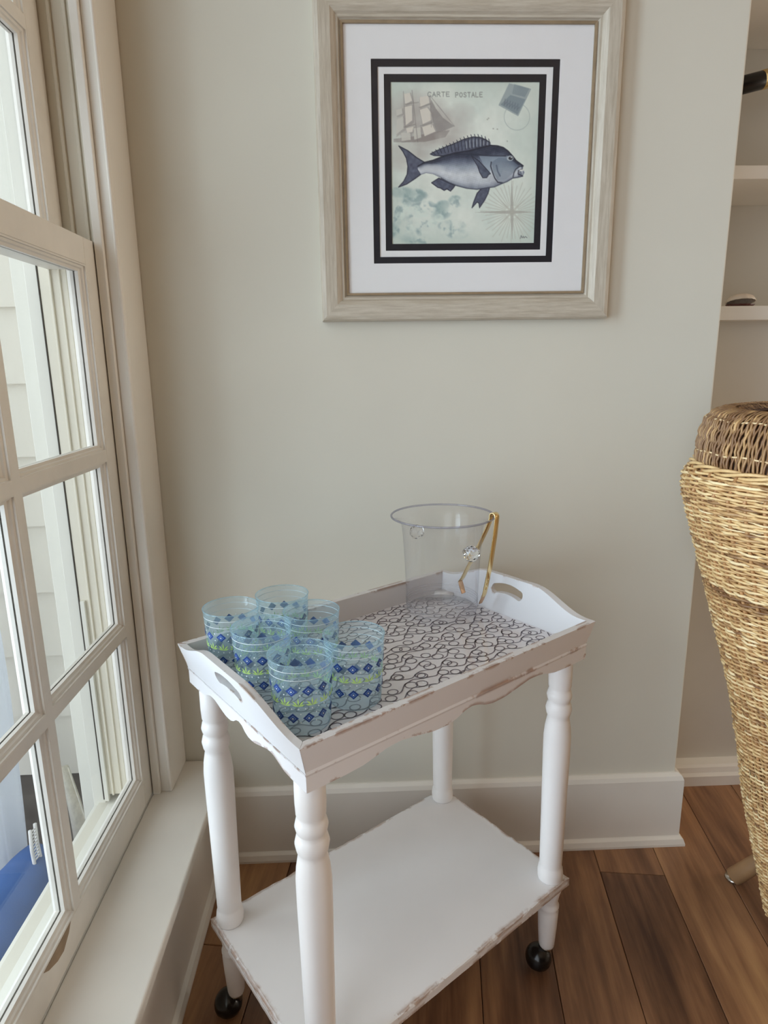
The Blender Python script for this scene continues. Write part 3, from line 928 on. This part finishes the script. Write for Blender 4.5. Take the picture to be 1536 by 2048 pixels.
blend(stroke([(1222, 932), (1190, 945), (1185, 975), (1225, 992)], 2.2), C(48, 50, 62), .85)
blend(poly([(1195, 940), (1222, 935), (1236, 948), (1200, 952)]), C(222, 222, 218))
for c_ in ((975, 580), (935, 490), (1010, 585), (1095, 690), (925, 500)):
    blend(blob(c_, 8, 7, .5), C(140, 142, 130), .5)
blend(stroke([(1200, 1535), (1208, 1508), (1216, 1530), (1226, 1516), (1232, 1530), (1244, 1518), (1258, 1528)], 1.5), C(96, 98, 100), .8)
img = img*1.06+6
small = np.clip(img.reshape(NG, 2, NG, 2, 3).mean((1, 3))/255, 0, 1)
li = np.where(small <= .04045, small/12.92, ((small+.055)/1.055)**2.4)
gx = np.linspace(QX0, QX1, NG); gz = np.linspace(QZ1, QZ0, NG)
GX, GZ = np.meshgrid(gx, gz)
V_ = np.stack([GX, np.full_like(GX, -.0036), GZ], -1).reshape(-1, 3)
idx = np.arange(NG*NG).reshape(NG, NG)
Fq = np.stack([idx[:-1, :-1], idx[1:, :-1], idx[1:, 1:], idx[:-1, 1:]], -1).reshape(-1, 4)
def np_mesh(name, V, Fa, mat, parent=None):
    me = bpy.data.meshes.new(name)
    me.vertices.add(len(V)); me.vertices.foreach_set('co', np.ascontiguousarray(V, np.float32).ravel())
    k_ = Fa.shape[1]
    me.loops.add(Fa.size); me.loops.foreach_set('vertex_index', np.ascontiguousarray(Fa, np.int32).ravel())
    me.polygons.add(len(Fa)); me.polygons.foreach_set('loop_start', np.arange(0, Fa.size, k_, dtype=np.int32))
    me.update(calc_edges=True)
    me.validate()
    me.materials.append(mat)
    ob = bpy.data.objects.new(name, me)
    COL.objects.link(ob)
    if parent: ob.parent = parent
    return ob
pr_ob = np_mesh('print', V_, Fq, M['print'], pf)
pr_ob.matrix_parent_inverse = Matrix.Translation(-PO)
ca = pr_ob.data.color_attributes.new('print', 'FLOAT_COLOR', 'POINT')
ca.data.foreach_set('color', np.c_[li.reshape(-1, 3), np.ones(NG*NG)].astype(np.float32).ravel())
pr_ob['label'] = 'vintage postcard print of a grey fish, sailing ship and compass rose'

# ================================================================== serving cart
CX, CY, TH = .0476, -.366, .6329
cart = empty('serving_cart', (CX, CY, 0), TH)
tag(cart, 'white distressed two-tier serving cart with tray top on casters', 'cart')
LA, LB = .530/2, .3044/2
SA, SB, ZS = .585/2, .356/2, .2116
leg_prof = [(.0205, .715), (.021, .640), (.0202, .622), (.0182, .616), (.0205, .613), (.0226, .604), (.0208, .596), (.0184, .592), (.0212, .588), (.0236, .578), (.0216, .567), (.0192, .562), (.0204, .556), (.0232, .540), (.0248, .520), (.0246, .480), (.0234, .400), (.0222, .300), (.0214, .246), (.0212, .2405), (.0232, .236), (.0244, .226), (.0238, .215), (.0225, .2110)][::-1]
leg_prof = [(r, z) for r, z in leg_prof]
foot_prof = [(.0140, .050), (.0155, .056), (.0185, .100), (.0200, .136), (.0188, .140), (.0205, .146), (.0205, .150), (.0180, .155), (.0178, .160), (.0195, .172), (.0235, .188), (.0235, .1945)]
legp = None
for i, (sx, sy) in enumerate(((-1, -1), (1, -1), (1, 1), (-1, 1))):
    c = (sx*LA, sy*LB, 0)
    if legp is None:
        legp = MB().lathe(leg_prof, 32).build('leg', M['leg'], cart, smooth=True, bevel=0)
        footp = MB().lathe(foot_prof, 28).build('foot', M['leg'], cart, smooth=True)
        lg, ft = legp, footp
    else:
        lg, ft = legp.copy(), footp.copy()
        COL.objects.link(lg); COL.objects.link(ft)
    lg.location = c; ft.location = c
# casters: hooded ball wheels
def caster(c, az):
    r = empty('caster', (c[0], c[1], 0), az, cart)
    MB().lathe([(.010, .034), (.012, .046), (.015, .0515), (.006, .0535)], 20).build('stem', M['steel'], r, smooth=True)
    pr_ = []
    for k in range(13):
        a = PI*k/12
        pr_.append((.0255*math.sin(a)+.0001, -.0255*math.cos(a)))
    w = MB().lathe(pr_, 28).build('wheel', M['rubber'], r, smooth=True)
    w.location = (.016, 0, .0257)
    hp = [(.0265*math.sin(PI*k/24), .0265*math.cos(PI*k/24)) for k in range(1, 12)]
    h = MB().lathe(hp, 28, cap0=True, cap1=False).build('hood', M['rubber'], r, smooth=True)
    h.location = (.016, 0, .0257); h.rotation_euler = (0, math.radians(38), 0)
    cl = MB().tube([(.010*math.cos(a)+.004, .010*math.sin(a), .0455) for a in [PI*k/10 for k in range(-5, 16)]], .002, 8).build('collar', M['steel'], r, smooth=True)
for (sx, sy), az in zip(((-1, -1), (1, -1), (1, 1), (-1, 1)), (2.6, 2.75, 2.9, 2.55)):
    caster((sx*LA, sy*LB), az)
# lower shelf: board with slightly chewed edges
def wavy(a, b, n, amp, seed):
    r_ = random.Random(seed)
    pts = []
    for k in range(n):
        t_ = k/n
        d = (b[0]-a[0], b[1]-a[1]); L_ = math.hypot(*d)
        nx, ny = -d[1]/L_, d[0]/L_
        e = amp*(r_.random()) if 0 < k else 0
        pts.append((a[0]+d[0]*t_+nx*e, a[1]+d[1]*t_+ny*e))
    return pts
cor = [(-SA, -SB), (SA, -SB), (SA, SB), (-SA, SB)]
bot_o = []; top_o = []
for k in range(4):
    bot_o += wavy(cor[k], cor[(k+1) % 4], 40, .0006, k)
    top_o += wavy(cor[k], cor[(k+1) % 4], 40, .0024, 10+k)
inn = [(x*.988, y*.982) for x, y in top_o]
mid_o = [(x*.999, y*.999) for x, y in bot_o]
shf = MB().loops([[(x, y, ZS-.017) for x, y in bot_o], [(x, y, ZS-.0045) for x, y in mid_o], [(x, y, ZS-.0012) for x, y in top_o], [(x, y, ZS) for x, y in inn]], cap=True)
shf.build('shelf', M['shelf'], cart)

# tray top
TZ, MZ, BZ = .7495, .7046, .6795
TA, TBb, MA, MBb = .602/2, .388/2, .578/2, .371/2
def scal(t_):
    """height of the scalloped lower edge above its lowest point"""
    a = abs(t_-.5)*2
    pts = [(0, .0125), (.05, .0105), (.10, .0045), (.16, .0005), (.26, .001), (.36, .0060), (.47, .0115), (.56, .0105), (.64, .0050), (.70, .0015), (.80, 0), (1, 0)]
    return float(np.interp(a, [p[0] for p in pts], [p[1] for p in pts]))
TH_ = .0125
def long_side(sgn, name):
    def pos(s_, z, depth):
        # s_ -1..1 along, z height, depth inwards
        k = (z-MZ)/(TZ-MZ)
        A = MA+(TA-MA)*k if z > MZ else MA
        B = MBb+(TBb-MBb)*k if z > MZ else MBb
        return (s_*(A-depth), sgn*(B-depth), z)
    mb = MB()
    n = 60
    rows = []
    for i in range(n+1):
        s_ = -1+2*i/n
        zb = BZ+scal(i/n)
        # front: bottom, crease (with a little cove), top; back
        rows.append([pos(s_, zb, 0), pos(s_, MZ-.003, 0), pos(s_, MZ+.0005, -.0012), pos(s_, MZ+.004, .0008), pos(s_, TZ, 0), pos(s_, TZ, TH_), pos(s_, MZ+.004, TH_), pos(s_, zb, TH_)])
    mb.loops(rows, cap=True)
    return mb.build(name, M['cart'], cart)
long_side(-1, 'side_panel'); long_side(1, 'side_panel')
def handle_rise(t_):
    a = abs(t_-.5)*2
    e = min(1, max(0, (.92-a)/.62))
    return .031*(e*e*(3-2*e))
def short_side(sgn):
    def fn(b, z, depth):
        k = (z-MZ)/(TZ-MZ)
        A = MA+(TA-MA)*max(k, 0)
        B = MBb+(TBb-MBb)*min(max(k, 0), 1)
        bb_ = b*(B-.0005-depth*min(1, 1))
        return (sgn*(A-depth), bb_, z)
    n = 40
    outer = [(-1+2*i/n, TZ+handle_rise(i/n)) for i in range(n, -1, -1)]
    outer += [(-1, MZ+.001)] + [(1, MZ+.001)]
    hole = []
    hw, hh = .042/(TBb), .0095
    zc = TZ+.006
    for k in range(20):
        a = -PI/2+PI*k/19
        hole.append((hw*.78+math.cos(a)*hw*.22, zc+math.sin(a)*hh-.003))
    for k in range(1, 10):
        u = hw*.78*(1-2*k/10); hole.append((u, zc+hh-.003+.005*(1-(u/(hw*.78))**2)))
    for k in range(20):
        a = PI/2+PI*k/19
        hole.append((-hw*.78+math.cos(a)*hw*.22, zc+math.sin(a)*hh-.003))
    for k in range(1, 10):
        u = -hw*.78*(1-2*k/10); hole.append((u, zc-hh-.003+.005*(1-(u/(hw*.78))**2)))
    mb = MB().plate(outer, [hole], fn, .0115)
    mb.build('handle_panel', M['handle'], cart, bevel=.0012, seg=2, angle=50)
    sk = MB()
    rows = []
    for i in range(n+1):
        t_ = i/n
        y = (-1+2*t_)*(MBb-.0008)
        zb = BZ+scal(t_)
        x = sgn*MA
        xi = sgn*(MA-.0115)
        rows.append([(x, y, zb), (x, y, MZ-.003), (x+sgn*.0012, y, MZ+.0005), (xi, y, MZ+.0005), (xi, y, zb)])
    sk.loops(rows, cap=True).build('skirt', M['cart'], cart)
short_side(-1); short_side(1)
FZ = .7085
MB().box(-MA+.011, MA-.011, -MBb+.012, MBb-.012, FZ-.012, FZ).build('tray_floor', M['paper'], cart)
# squiggle print: looping pen line
sq = MB()
hx, hy = MA-.014, MBb-.015
def ribbon(pts, w):
    vs_, fs_ = [], []
    for i, p in enumerate(pts):
        a = pts[max(i-1, 0)]; b = pts[min(i+1, len(pts)-1)]
        dx, dy = b[0]-a[0], b[1]-a[1]; L_ = math.hypot(dx, dy) or 1
        nx, ny = -dy/L_*w/2, dx/L_*w/2
        vs_ += [(p[0]+nx, p[1]+ny, FZ+.0004), (p[0]-nx, p[1]-ny, FZ+.0004)]
    for i in range(len(pts)-1):
        m0 = ((pts[i][0]+pts[i+1][0])/2, (pts[i][1]+pts[i+1][1])/2)
        if abs(m0[0]) < hx and abs(m0[1]) < hy:
            fs_.append((2*i, 2*i+1, 2*i+3, 2*i+2))
    sq.add(vs_, fs_)
rr = random.Random(5)
def bez(p0, a0, p1, a1, d, n=16):
    q0 = (p0[0]+math.cos(a0)*d, p0[1]+math.sin(a0)*d); q1 = (p1[0]-math.cos(a1)*d, p1[1]-math.sin(a1)*d)
    o_ = []
    for k in range(1, n+1):
        t_ = k/n; m_ = 1-t_
        o_.append(tuple(m_**3*p0[i]+3*m_*m_*t_*q0[i]+3*m_*t_*t_*q1[i]+t_**3*p1[i] for i in (0, 1)))
    return o_
row = 0
y0 = -hy-.006
while y0 < hy+.016:
    x = -hx-.05+(.017 if row % 2 else 0)
    pts = [(x, y0)]
    a_prev = 0.0
    k_ = row
    while x < hx+.03:
        x += rr.uniform(.030, .037)
        p1 = (x, y0+rr.uniform(-.005, .005)+(.003 if k_ % 2 else -.003))
        a1 = rr.uniform(.35, 1.0)*(1 if k_ % 2 else -1)
        pts += bez(pts[-1], a_prev, p1, a1, rr.uniform(.016, .024))
        sg_ = -1 if a1 > 0 else 1                    # a loop at every stop
        r_ = rr.uniform(.0080, .0104)
        c_ = (p1[0]-math.sin(a1)*r_*sg_, p1[1]+math.cos(a1)*r_*sg_)
        th0 = math.atan2(p1[1]-c_[1], p1[0]-c_[0])
        for q in range(1, 22):
            th_ = th0+sg_*2*PI*q/20
            rq = r_*(1-.12*math.sin(PI*q/21))
            pts.append((c_[0]+rq*math.cos(th_)*1.08, c_[1]+rq*math.sin(th_)*.95))
        a_prev = a1+sg_*.3
        k_ += 1
    ribbon(pts, .0022)
    y0 += .0195
    row += 1
sqo = sq.build('squiggle_print', M['ink'], cart, fixn=False)
sqo['kind'] = 'stuff'
MB().add([(-MA+.0135, -MBb+.0145, FZ+.0032), (MA-.0135, -MBb+.0145, FZ+.0032), (MA-.0135, MBb-.0145, FZ+.0032), (-MA+.0135, MBb-.0145, FZ+.0032)], [(0, 1, 2, 3)]).build('glass_insert', M['trayglass'], cart)
GZT = FZ+.0034

def cart_to_world(u, w, z):
    return Vector((CX+u*math.cos(TH)-w*math.sin(TH), CY+u*math.sin(TH)+w*math.cos(TH), z))

# ================================================================== tumblers
HT, RT_, RB_ = .1045, .0445, .0385
def rad(z): return RB_+(RT_-RB_)*(z/HT)
def tumbler():
    r = empty('tumbler')
    body = [(RB_-.004, .0), (RB_-.0012, .0008), (RB_, .003)] + [(rad(z), z) for z in np.linspace(.006, HT-.001, 12)]
    MB().lathe(body, 48, cap0=False, cap1=False).build('cup_wall', M['tumbler'], r, smooth=True)
    MB().lathe([(RB_-.0008, .004), (RB_-.003, .0075), (.0005, .0075)], 48, cap0=False, cap1=False).build('cup_base', M['tumbler_base'], r, smooth=True)
    MB().tube([(RT_*math.cos(a), RT_*math.sin(a), HT-.0008) for a in [2*PI*k/48 for k in range(48)]], .0009, 6, closed=True).build('rim', M['tumbler'], r, smooth=True)
    off = .0003
    def cyl(a, z, o=off):
        R = rad(z)+o
        return (R*math.cos(a), R*math.sin(a), z)
    def patch(mb, pts, o):
        """convex polygon of (angle, z) as a fan"""
        ca_ = sum(p[0] for p in pts)/len(pts); cz_ = sum(p[1] for p in pts)/len(pts)
        vs_ = [cyl(ca_, cz_, o)] + [cyl(a, z, o) for a, z in pts]
        mb.add(vs_, [(0, i+1, (i+1) % len(pts)+1) for i in range(len(pts))])
    # white hoops
    mb = MB()
    for z in (HT*.90, HT*.795):
        mb.loops([[cyl(2*PI*k/64, z-.00032) for k in range(64)], [cyl(2*PI*k/64, z+.00032) for k in range(64)]])
    mb.build('white_hoops', M['print_white'], r, fixn=False)
    # diamonds
    for zc, nd in ((HT*.645, 12), (HT*.265, 12)):
        d1, d2, d3 = MB(), MB(), MB()
        for k in range(nd):
            a = 2*PI*k/nd+.1
            for mb, s_, o in ((d1, 1, off), (d2, .56, off*2), (d3, .40, off*3)):
                patch(mb, [(a-.195*s_, zc), (a, zc-.0074*s_), (a+.195*s_, zc), (a, zc+.0074*s_)], o)
        b1 = d1.build('diamond_band', M['print_blue'], r, fixn=False)
        d2.build('diamond_outline', M['print_lightblue'], b1, fixn=False)
        d3.build('diamond_heart', M['print_blue'], b1, fixn=False)
        d4 = MB()
        for k in range(nd):
            a = 2*PI*k/nd+.1
            patch(d4, [(a-.035, zc), (a, zc-.0013), (a+.035, zc), (a, zc+.0013)], off*4)
        d4.build('diamond_dot', M['print_white'], b1, fixn=False)
    # green sprigs
    mb = MB()
    for k in range(14):
        a0 = 2*PI*k/14
        zb = HT*.435
        for ang_, L_ in ((0, .0125), (.75, .0115), (-.75, .0115), (1.25, .0095), (-1.25, .0095)):
            d = (math.sin(ang_), math.cos(ang_)); nn = (d[1], -d[0])
            def q(l, w):
                return (a0+(d[0]*l+nn[0]*w)/.042, zb+d[1]*l+nn[1]*w)
            patch(mb, [q(0, 0), q(L_*.55, .0012), q(L_, 0), q(L_*.55, -.0012)], off)
    mb.build('leaf_band', M['print_leaf'], r, fixn=False)
    mb = MB()
    def dot(a, z, s_=.0011):
        patch(mb, [(a+s_/.042*math.cos(q), z+s_*math.sin(q)) for q in [2*PI*j/8 for j in range(8)]], off)
    for k in range(28): dot(2*PI*k/28, HT*.40)
    for k in range(12):
        a = 2*PI*(k+.5)/12+.1
        for z in (HT*.70, HT*.59, HT*.325, HT*.205): dot(a, z, .0010)
    mb.build('dot_band', M['print_white'], r, fixn=False)
    return r
tum = tumbler()
spots = [(-.233, -.088, .2, 'nearest blue-patterned clear tumbler at the front corner of the tray'),
         (-.232, .026, 1.1, 'blue-patterned tumbler in the middle of the row along the left handle'),
         (-.231, .131, 2.3, 'blue-patterned tumbler at the back left corner, nearest the window'),
         (-.141, -.084, 3.0, 'blue-patterned tumbler right of the nearest one, beside the bare tray floor'),
         (-.139, .034, 4.1, 'half-hidden blue-patterned tumbler in the middle of the right-hand row'),
         (-.138, .129, 5.2, 'rearmost blue-patterned tumbler at the far end of the right-hand row')]
for i, (u, w, a, lab) in enumerate(spots):
    o = tum if i == 0 else copy_tree(tum)
    o.location = cart_to_world(u, w, GZT)
    o.rotation_euler.z = a
    tag(o, lab, 'tumbler', 'patterned tumblers on the tray')

# ================================================================== ice bucket and tongs
BU, BWv = .196, .086
HBk = .196
bk = empty('ice_bucket', cart_to_world(BU, BWv, GZT))
tag(bk, 'clear acrylic ice bucket with flared rim and crystal knob handles', 'ice bucket')
wall_p = [(.066, .002), (.0695, .006), (.0705, .012), (.0715, .05), (.0735, .10), (.0765, .150), (.0785, .172), (.0805, .182), (.0850, .1885), (.0930, .1935), (.0985, .1955)]
MB().lathe(wall_p, 72, cap0=False, cap1=False).build('bucket_wall', M['bucket'], bk, smooth=True)
MB().lathe([(.0675, .006), (.0655, .010), (.0005, .0125)], 64, cap0=False, cap1=False).build('bucket_base', M['bucket_base'], bk, smooth=True)
for zz, rr_ in ((.017, .0706), (.022, .0708), (.027, .071), (.032, .0712)):
    MB().tube([(rr_*math.cos(a), rr_*math.sin(a), zz) for a in [2*PI*k/64 for k in range(64)]], .0009, 6, closed=True).build('base_ring', M['bucket'], bk, smooth=True)
MB().tube([(.0992*math.cos(a), .0992*math.sin(a), .1962) for a in [2*PI*k/72 for k in range(72)]], .0019, 10, closed=True).build('rim', M['bucket_rim'], bk, smooth=True)
ka = math.radians(-63)
for s_ in (0, PI):
    a = ka+s_
    zc = .142
    d = Vector((math.cos(a), math.sin(a), 0))
    kn = MB().tube([tuple(d*.0758+Vector((0, 0, zc))), tuple(d*.082+Vector((0, 0, zc)))], [.007, .006], 12).build('knob_stem', M['bucket'], bk, smooth=True)
    me = bpy.data.meshes.new('knob'); bm = bmesh.new()
    bmesh.ops.create_icosphere(bm, subdivisions=2, radius=.0155); bm.to_mesh(me); bm.free()
    me.materials.append(M['crystal'])
    kb = bpy.data.objects.new('knob', me); COL.objects.link(kb); kb.parent = bk
    kb.location = d*.094+Vector((0, 0, zc))
tg = empty('ice_tongs', cart_to_world(BU, BWv, GZT))
tag(tg, 'gold ice tongs hooked over the rim of the ice bucket', 'tongs')
td = Vector((.66, -.751, 0)); tp = Vector((.751, .66, 0))
c0 = Vector((.0935, -.034, 0))       # where the bend sits on the rim
def tpnt(q_, z, s_=0): return tuple(c0+td*q_+tp*s_+Vector((0, 0, z)))
def strip(pts, w, th):
    mb = MB(); loops_ = []
    n = len(pts)
    P_ = [Vector(p) for p in pts]
    for i, p in enumerate(P_):
        d = (P_[min(i+1, n-1)]-P_[max(i-1, 0)]).normalized()
        nn = tp.cross(d).normalized()
        s_ = d.cross(nn).normalized()
        ww = w[i] if isinstance(w, list) else w
        loops_.append([p+s_*ww/2+nn*th/2, p-s_*ww/2+nn*th/2, p-s_*ww/2-nn*th/2, p+s_*ww/2-nn*th/2])
    mb.loops(loops_, cap=True)
    return mb
bend = [tpnt(.0065*math.cos(a), .2000+.0065*math.sin(a)) for a in [PI*k/10 for k in range(11)]]
outer = [tpnt(-.021, .034), tpnt(-.018, .042), tpnt(-.006, .10), tpnt(.003, .16), tpnt(.0065, .195)]
inner = [tpnt(-.0065, .195), tpnt(-.017, .170), tpnt(-.038, .128), tpnt(-.058, .090), tpnt(-.074, .060), tpnt(-.080, .052)]
strip(outer+bend+inner, .0130, .0020).build('arms', M['brass'], tg, smooth=True, bevel=.0004)
strip([tpnt(-.080, .052), tpnt(-.078, .046), tpnt(-.071, .028)], [.011, .013, .012], .0018).build('claw', M['copper'], tg, bevel=.0004)
strip([tpnt(-.021, .034), tpnt(-.024, .027), tpnt(-.028, .018)], [.011, .012, .009], .0018).build('claw', M['copper'], tg, bevel=.0004)
for z, q_ in ((.052, -.0155), (.062, -.0137), (.072, -.0118)):
    MB().lathe([(.0005, .0015), (.0022, .0008), (.0026, 0)], 10).build('stud', M['brass'], tg, smooth=True).matrix_local = Matrix.Translation(Vector(tpnt(q_+.0009, z))) @ Vector((0, 0, 1)).rotation_difference(td).to_matrix().to_4x4()

# ================================================================== wicker tub chair
WX, WY = .973, -.30
chair = empty('wicker_chair', (WX, WY, 0))
tag(chair, 'tall woven wicker tub chair at the right edge, tapering towards the floor', 'chair')
RX, RY = .385, .285
zt_ = [.03, .12, .32, .44, .562, .68, .80, .88, .942, .965, .99, 1.008]
st_ = [.34, .40, .54, .60, .675, .77, .868, .935, .985, 1.0, .995, .960]
def rscale(z): return np.interp(z, zt_, st_)
A0c, A1c = math.radians(48), math.radians(312)      # the opening faces +x
NST = 46
def rim_z(a):
        return 1.008+0*a
stk = np.linspace(A0c, A1c, NST)
def surf(a, z, off=0.0):
    s = rscale(z)
    return np.stack([(RX*s+off)*np.cos(a), (RY*s+off)*np.sin(a), z+0*a], -1)
# woven strands, all one mesh: each row passes in front of every other stake
per = 5
na = (NST-1)*per+1
aa = np.linspace(A0c, A1c, na)
ph = np.arange(na)/per
rows_V, rows_F, tones = [], [], []
vb = 0
zrow = .05
i = 0
SEG = 5
while zrow < 1.004:
    sg_ = 1 if i % 2 else -1
    jit = np.convolve(rng.normal(0, 1, na+8), np.ones(9)/9, 'valid')
    jit2 = np.convolve(rng.normal(0, 1, na+4), np.ones(5)/5, 'valid')
    z = zrow + .0024*jit
    off = sg_*.0040*np.cos(PI*ph) + .0012*jit2
    keep = z < rim_z(aa)-.004
    P = surf(aa, z, 0)
    s_r = rscale(z)
    P[:, 0] = (RX*s_r+off)*np.cos(aa); P[:, 1] = (RY*s_r+off)*np.sin(aa)
    outn = np.stack([np.cos(aa)/RX, np.sin(aa)/RY, 0*aa], -1); outn /= np.linalg.norm(outn, axis=1)[:, None]
    upn = np.array([0, 0, 1.0])
    rad_ = .00235*(1+.18*rng.normal(0, 1))
    ring_ = np.stack([P + outn*(rad_*math.cos(2*PI*k/SEG)) + upn*(rad_*math.sin(2*PI*k/SEG)) for k in range(SEG)], 1)   # na,SEG,3
    tone = float(np.clip(rng.normal(.55, .22), 0, 1))
    idx_ = np.arange(na*SEG).reshape(na, SEG)+vb
    k2 = np.roll(idx_, -1, 1)
    q = np.stack([idx_[:-1], k2[:-1], k2[1:], idx_[1:]], -1)
    kk = (keep[:-1] & keep[1:])
    rows_F.append(q[kk].reshape(-1, 4)); rows_V.append(ring_.reshape(-1, 3)); tones.append(np.repeat(np.clip(tone+.25*jit2, 0, 1), SEG))
    vb += na*SEG
    zrow += .0043
    i += 1
wv = np_mesh('weave', np.concatenate(rows_V), np.concatenate(rows_F), M['wicker'], chair)
wv['kind'] = 'stuff'
wv.data.shade_smooth()
ta_ = wv.data.attributes.new('tone', 'FLOAT', 'POINT')
ta_.data.foreach_set('value', np.concatenate(tones).astype(np.float32))
for a in stk:
    zz = np.linspace(.05, float(rim_z(a))-.002, 26)
    MB().tube([tuple(p) for p in surf(np.full(26, a), zz, 0)], .0030, 6).build('stake', M['stake'], chair, smooth=True)
# braided rim: three strands round the top edge
for k in range(3):
    pts = []
    for j in range(260):
        a = A0c+(A1c-A0c)*j/259
        z = float(rim_z(a))
        th_ = j*.22+k*2*PI/3
        p = surf(np.array([a]), np.array([z]))[0]
        o_ = Vector((math.cos(a), math.sin(a), 0))*(.0055*math.cos(th_))+Vector((0, 0, .0045*math.sin(th_)))
        pts.append(tuple(Vector(p)+o_))
    ob = MB().tube(pts, .0032, 6).build('rim_strand', M['wicker'], chair, smooth=True)
    at_ = ob.data.attributes.new('tone', 'FLOAT', 'POINT')
    at_.data.foreach_set('value', np.full(len(ob.data.vertices), .6, np.float32))
# rolled collar above the shoulder: upright cane strands, a few stitching rows, dark backing sheet imitating the shaded inside
cz_ = np.array([1.000, 1.022, 1.045, 1.068, 1.090, 1.104, 1.110, 1.108, 1.100])
cs_ = np.array([.945, .950, .948, .940, .920, .885, .835, .785, .745])
NC = 320
cv, cf, ctone = [], [], []
vb = 0
nk = 29
for k in range(NC):
    a = A0c+(A1c-A0c)*k/(NC-1)
    tt = np.linspace(0, 8, nk)
    z = np.interp(tt, np.arange(9), cz_); s_ = np.interp(tt, np.arange(9), cs_)
    wob = .0022*np.cos(PI*tt*1.0+(PI if k % 2 else 0)) + .0006*rng.normal(0, 1, nk)
    sh_ = .0035*np.sin(tt*1.7+k*.9)*.6
    P = np.stack([(RX*s_+wob)*np.cos(a+sh_/RX), (RY*s_+wob)*np.sin(a+sh_/RX), z], -1)
    tan = np.array([-math.sin(a), math.cos(a), 0]); on = np.array([math.cos(a), math.sin(a), .25])
    rad_ = .0022*(1+.15*rng.normal())
    ring_ = np.stack([P+tan*(rad_*math.cos(2*PI*q/4+.78))+on*(rad_*math.sin(2*PI*q/4+.78)) for q in range(4)], 1)
    idx_ = np.arange(nk*4).reshape(nk, 4)+vb; k2 = np.roll(idx_, -1, 1)
    cf.append(np.stack([idx_[:-1], k2[:-1], k2[1:], idx_[1:]], -1).reshape(-1, 4)); cv.append(ring_.reshape(-1, 3))
    ctone.append(np.full(nk*4, np.clip(rng.normal(.06, .12), 0, 1))); vb += nk*4
co_ = np_mesh('collar_weave', np.concatenate(cv), np.concatenate(cf), M['wicker'], chair)
co_['kind'] = 'stuff'
co_['label'] = 'darker upright cane weave of the rolled top'
co_.data.shade_smooth()
ta_ = co_.data.attributes.new('tone', 'FLOAT', 'POINT')
ta_.data.foreach_set('value', np.concatenate(ctone).astype(np.float32))
lo_ = []
for z, s_ in zip(cz_, cs_):
    lo_.append([((RX*s_-.007)*math.cos(a), (RY*s_-.007)*math.sin(a), z-.004) for a in np.linspace(A0c, A1c, 90)])
MB().loops(lo_, closed=False).build('collar_dark_backing', M['dark_backing'], chair, smooth=True)
for tz in (1.6, 4.1):
    z = float(np.interp(tz, np.arange(9), cz_)); s_ = float(np.interp(tz, np.arange(9), cs_))
    pts = [((RX*s_+.0022*math.cos(j*1.35))*math.cos(a), (RY*s_+.0022*math.cos(j*1.35))*math.sin(a), z+.0015*math.sin(j*.31)) for j, a in enumerate(np.linspace(A0c, A1c, 300))]
    ob = MB().tube(pts, .0016, 5).build('stitch_row', M['stitch'], chair, smooth=True)
# seat, its pad and the splayed legs
MB().lathe([(.001, .40), (.215, .40), (.222, .41), (.215, .42), (.001, .42)], 40).build('seat', M['stake'], chair, smooth=True).scale = (1, .78, 1)
MB().lathe([(.001, .421), (.20, .421), (.215, .44), (.20, .47), (.10, .482), (.001, .484)], 40).build('seat_pad', M['seat_cushion'], chair, smooth=True).scale = (1, .78, 1)
MB().lathe([(.10, .055), (.155, .055), (.165, .065), (.155, .075), (.10, .075)], 40, cap0=False, cap1=False).build('base_hoop', M['stake'], chair, smooth=True).scale = (.86, .64, 1)
for sx, sy in ((-1, 1), (-1, -1), (1, 1), (1, -1)):
    tx2, ty2 = (-.118, .164) if (sx, sy) == (-1, 1) else (sx*.118, sy*.164)
    leg_ = MB().tube([(sx*.015, sy*.112, .150), (tx2, ty2, .006)], [.017, .0195], 18).build('leg', M['legwood'], chair, smooth=True, bevel=.001)
    MB().lathe([(.017, 0), (.019, .003), (.017, .0075)], 16, (tx2, ty2, 0)).build('glide', M['steel'], leg_, smooth=True)
